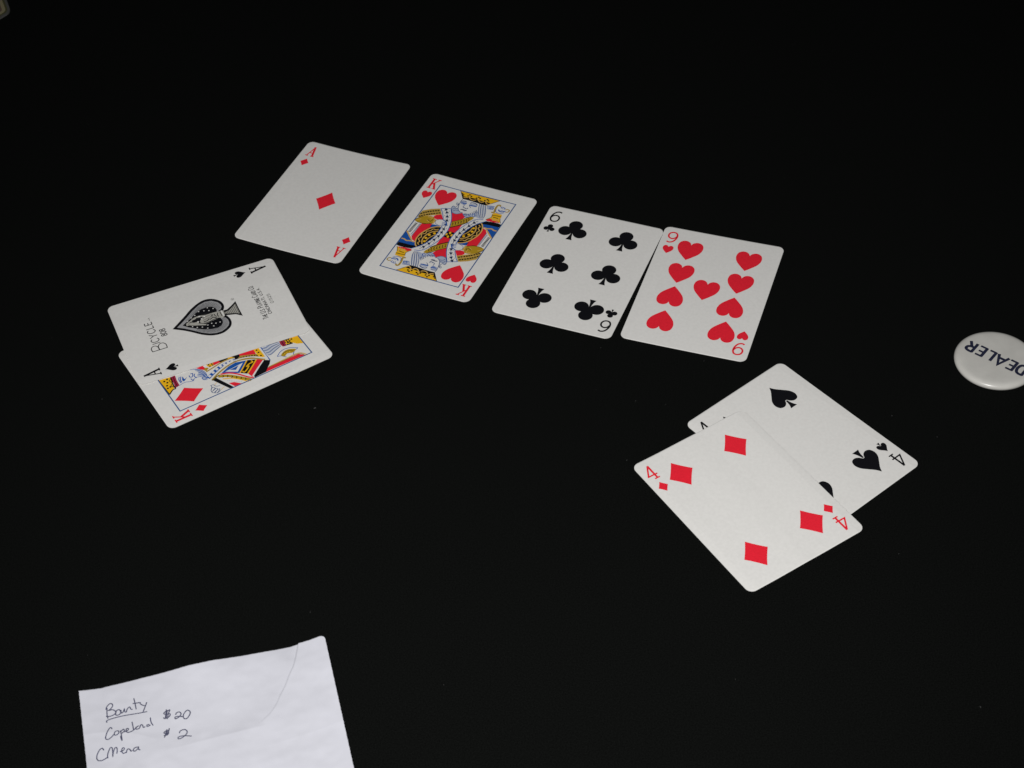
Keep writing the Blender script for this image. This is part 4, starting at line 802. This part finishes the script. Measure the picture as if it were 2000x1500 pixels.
# ------------------------------------------------------------------ handwritten note
PO, PU, PV = Vector((-185.8, 432.0)), Vector((.977, .2125)), Vector((.2125, -.977))
note = thing('paper_note', 'white creased paper note with handwritten names and sums in blue ink', 'note', (PO.x, PO.y, 0))
TOPZ = [(0, 2.7), (4, 1.9), (9, .9), (16, 1.2), (26, 1.9), (46, 2.6), (56, 2.4), (74, 1.1), (88.5, .35), (92, .9), (97, 1.7), (103, 2.9)]
def interp(tab, x):
    if x <= tab[0][0]: return tab[0][1]
    for (a, p), (b_, q) in zip(tab, tab[1:]):
        if x <= b_: return p + (q - p) * (x - a) / (b_ - a)
    return tab[-1][1]
FOLD = spline(CREASE, 3)
def crease_dist(u, v):
    best = (1e9, 0, 0); L = len(FOLD) - 1
    for i in range(L):
        a, b_ = FOLD[i], FOLD[i + 1]; ax, ay = b_[0] - a[0], b_[1] - a[1]; n = ax * ax + ay * ay
        t = max(0, min(1, ((u - a[0]) * ax + (v - a[1]) * ay) / n)); dx, dy = u - a[0] - ax * t, v - a[1] - ay * t
        d = math.hypot(dx, dy)
        if d < best[0]:
            best = (d, 1 if (ax * dy - ay * dx) < 0 else -1, (i + t) / L)
    return best
def note_z(u, v):
    z = (interp(TOPZ, u) - .45) * math.exp(-max(v - 2, 0) / 24.0)
    z += .6 + .75 * noise.noise((u * .028, v * .036, 4.2)) + .42 * noise.noise((u * .075, v * .09, 1.7)) + .085 * noise.noise((u * .22, v * .26, 8.1))
    if 60 < u and v < 48:
        d, s, t = crease_dist(u, v)
        amp = .46 * (1 - t) ** .8 + .03 * sstep(1.0, .9, t)
        if s > 0: z += amp * math.exp(-d / 4.5)
        else: z += amp * (1 - sstep(0, .42, d)) - .06 * (1 - t) * math.exp(-d / 3) * sstep(0, .42, d)
    # two soft folds running from the crease towards the left edge
    e = v - (38.4 + .03 * (69 - u)); k = sstep(28, 44, u) * sstep(76, 66, u)
    z += k * .34 * math.exp(-abs(e) / 3.5)
    e = v - (23.5 + .012 * u * u); z += sstep(34, 20, u) * .24 * math.exp(-abs(e) / 3.0)
    e = v - (48 - .1 * (u - 74)); z += sstep(68, 80, u) * .16 * math.exp(-abs(e) / 4.0)
    z += sstep(96, 103, u) * .5 * math.exp(-((v - 14) / 16) ** 2)
    return max(z, .14)
bm = bmesh.new()
us = [103.2 * i / 420 for i in range(421)]
vs = [1.9 + .36 * i for i in range(200)] + [74 + 3 * i for i in range(1, 23)]
def edge_jit(i, a, k): return a * math.sin(i * .9 + k) * math.sin(i * .37 + 2 * k)
grid = []
for j, v in enumerate(vs):
    row = []
    for i, u in enumerate(us):
        uu, vv = u, v
        if j == 0: vv += edge_jit(i, .07, 1)
        if i == 0 or i == len(us) - 1: uu += edge_jit(j, .06, 2)
        rc = 2.4                                                   # the far right corner is a little rounded
        if u > 103.2 - rc and v < 1.9 + rc:
            du, dv = u - (103.2 - rc), (1.9 + rc) - v; m = max(du, dv); h = math.hypot(du, dv)
            if h > 0: uu, vv = 103.2 - rc + du * m / h, 1.9 + rc - dv * m / h
        q = PU * uu + PV * vv
        row.append(bm.verts.new((q.x, q.y, note_z(uu, vv))))
    grid.append(row)
for j in range(len(vs) - 1):
    for i in range(len(us) - 1): bm.faces.new((grid[j][i], grid[j + 1][i], grid[j + 1][i + 1], grid[j][i + 1]))
bmesh.ops.recalc_face_normals(bm, faces=bm.faces)
if sum(f.normal.z for f in bm.faces) < 0: bmesh.ops.reverse_faces(bm, faces=bm.faces)
sheet = link('sheet', bm, [PAPER], note, smooth=True)
sm = sheet.modifiers.new('thickness', 'SOLIDIFY'); sm.thickness = .0001; sm.offset = -1
for key, nm in (('bounty', 'handwritten_title'), ('name_one', 'handwritten_name'), ('sum_one', 'handwritten_sum'), ('name_two', 'handwritten_name'), ('sum_two', 'handwritten_sum')):
    bm = bmesh.new()
    for k, st in enumerate(HANDWRITING[key]):
        pts = spline(st, 6)
        for n, quad in enumerate(ribbon(pts, .47)):
            f = bm.faces.new([bm.verts.new(((PU * p[0] + PV * p[1]).x, (PU * p[0] + PV * p[1]).y, note_z(p[0], p[1]) + .035 + .002 * k)) for p in quad])
            f.normal_update()
            if f.normal.z < 0: f.normal_flip()
    link(nm, bm, [PEN], note)

# ------------------------------------------------------------------ the corner of a tan tile at the far end of the cloth
co = thing('coaster', 'tan tile with a rounded corner, dark border line and grey rim', 'coaster', (-306.0, 953.5, 0), 0)
def corner_poly(inset, n=10):
    # hexagon with rounded corners; one corner points to the right
    R, rr = 60.0, 7.0; a0 = math.radians(-10); cx, cy = 5.9 - R * math.cos(a0), -4.0 - R * math.sin(a0); out = []
    rin = R - inset * 2 / math.sqrt(3); rr = max(rr - inset, 1.0)
    for k in range(6):
        a = math.radians(60 * k - 10); c0 = Vector((math.cos(a), math.sin(a))) * (rin - rr * 2 / math.sqrt(3))
        for t in range(n): out.append((cx + c0.x + rr * math.cos(a + math.radians(-30 + 60 * t / (n - 1))), cy + c0.y + rr * math.sin(a + math.radians(-30 + 60 * t / (n - 1)))))
    return out
def slab(name, inset, z0, z1, m):
    bm = bmesh.new(); f = bm.faces.new([bm.verts.new((x, y, z0)) for x, y in corner_poly(inset)])
    e = bmesh.ops.extrude_face_region(bm, geom=[f]); bmesh.ops.translate(bm, vec=(0, 0, z1 - z0), verts=[v for v in e['geom'] if isinstance(v, bmesh.types.BMVert)])
    bmesh.ops.recalc_face_normals(bm, faces=bm.faces); return link(name, bm, [m], co)
slab('rim', 0, 0, 1.0, mat('coaster_rim', (.095, .095, .09), .7, .2))
slab('border', 1.5, 1.0, 1.15, mat('coaster_border', (.08, .08, .036), .7, .2))
slab('top_face', 2.7, 1.15, 1.3, mat('coaster_tan', (.28, .25, .145), .7, .2))
slab('centre_panel', 4.8, 1.3, 1.38, mat('coaster_brown', (.15, .10, .08), .7, .2))

# ------------------------------------------------------------------ specks of lint on the cloth
bm = bmesh.new()
spots = [(-94.9, 589.7, 1.0), (181.7, 401.3, .55), (58.3, 583.4, .5), (51.0, 545.5, .4), (226.0, 844.2, .5), (177.1, 565.0, .4)]
spots += [(random.uniform(-260, 260), random.uniform(390, 900), random.uniform(.12, .3)) for _ in range(26)]
for x, y, l in spots:
    a = random.uniform(0, math.pi); p = [(x + math.cos(a) * l * t, y + math.sin(a) * l * t + .15 * l * math.sin(t * 3)) for t in (-.5, 0, .5)]
    for q in ribbon(p, max(.11, min(.18, l * .25))):
        lo = [bm.verts.new((v[0], v[1], .0)) for v in q]; hi = [bm.verts.new((v[0], v[1], .12)) for v in q]
        bm.faces.new(hi)
        for i in range(4): bm.faces.new((lo[i], lo[(i + 1) % 4], hi[(i + 1) % 4], hi[i]))
bmesh.ops.recalc_face_normals(bm, faces=bm.faces)
o = link('lint', bm, [LINT]); o['kind'] = 'stuff'; o['label'] = 'tiny pale specks of lint on the black cloth'; o['category'] = 'lint'
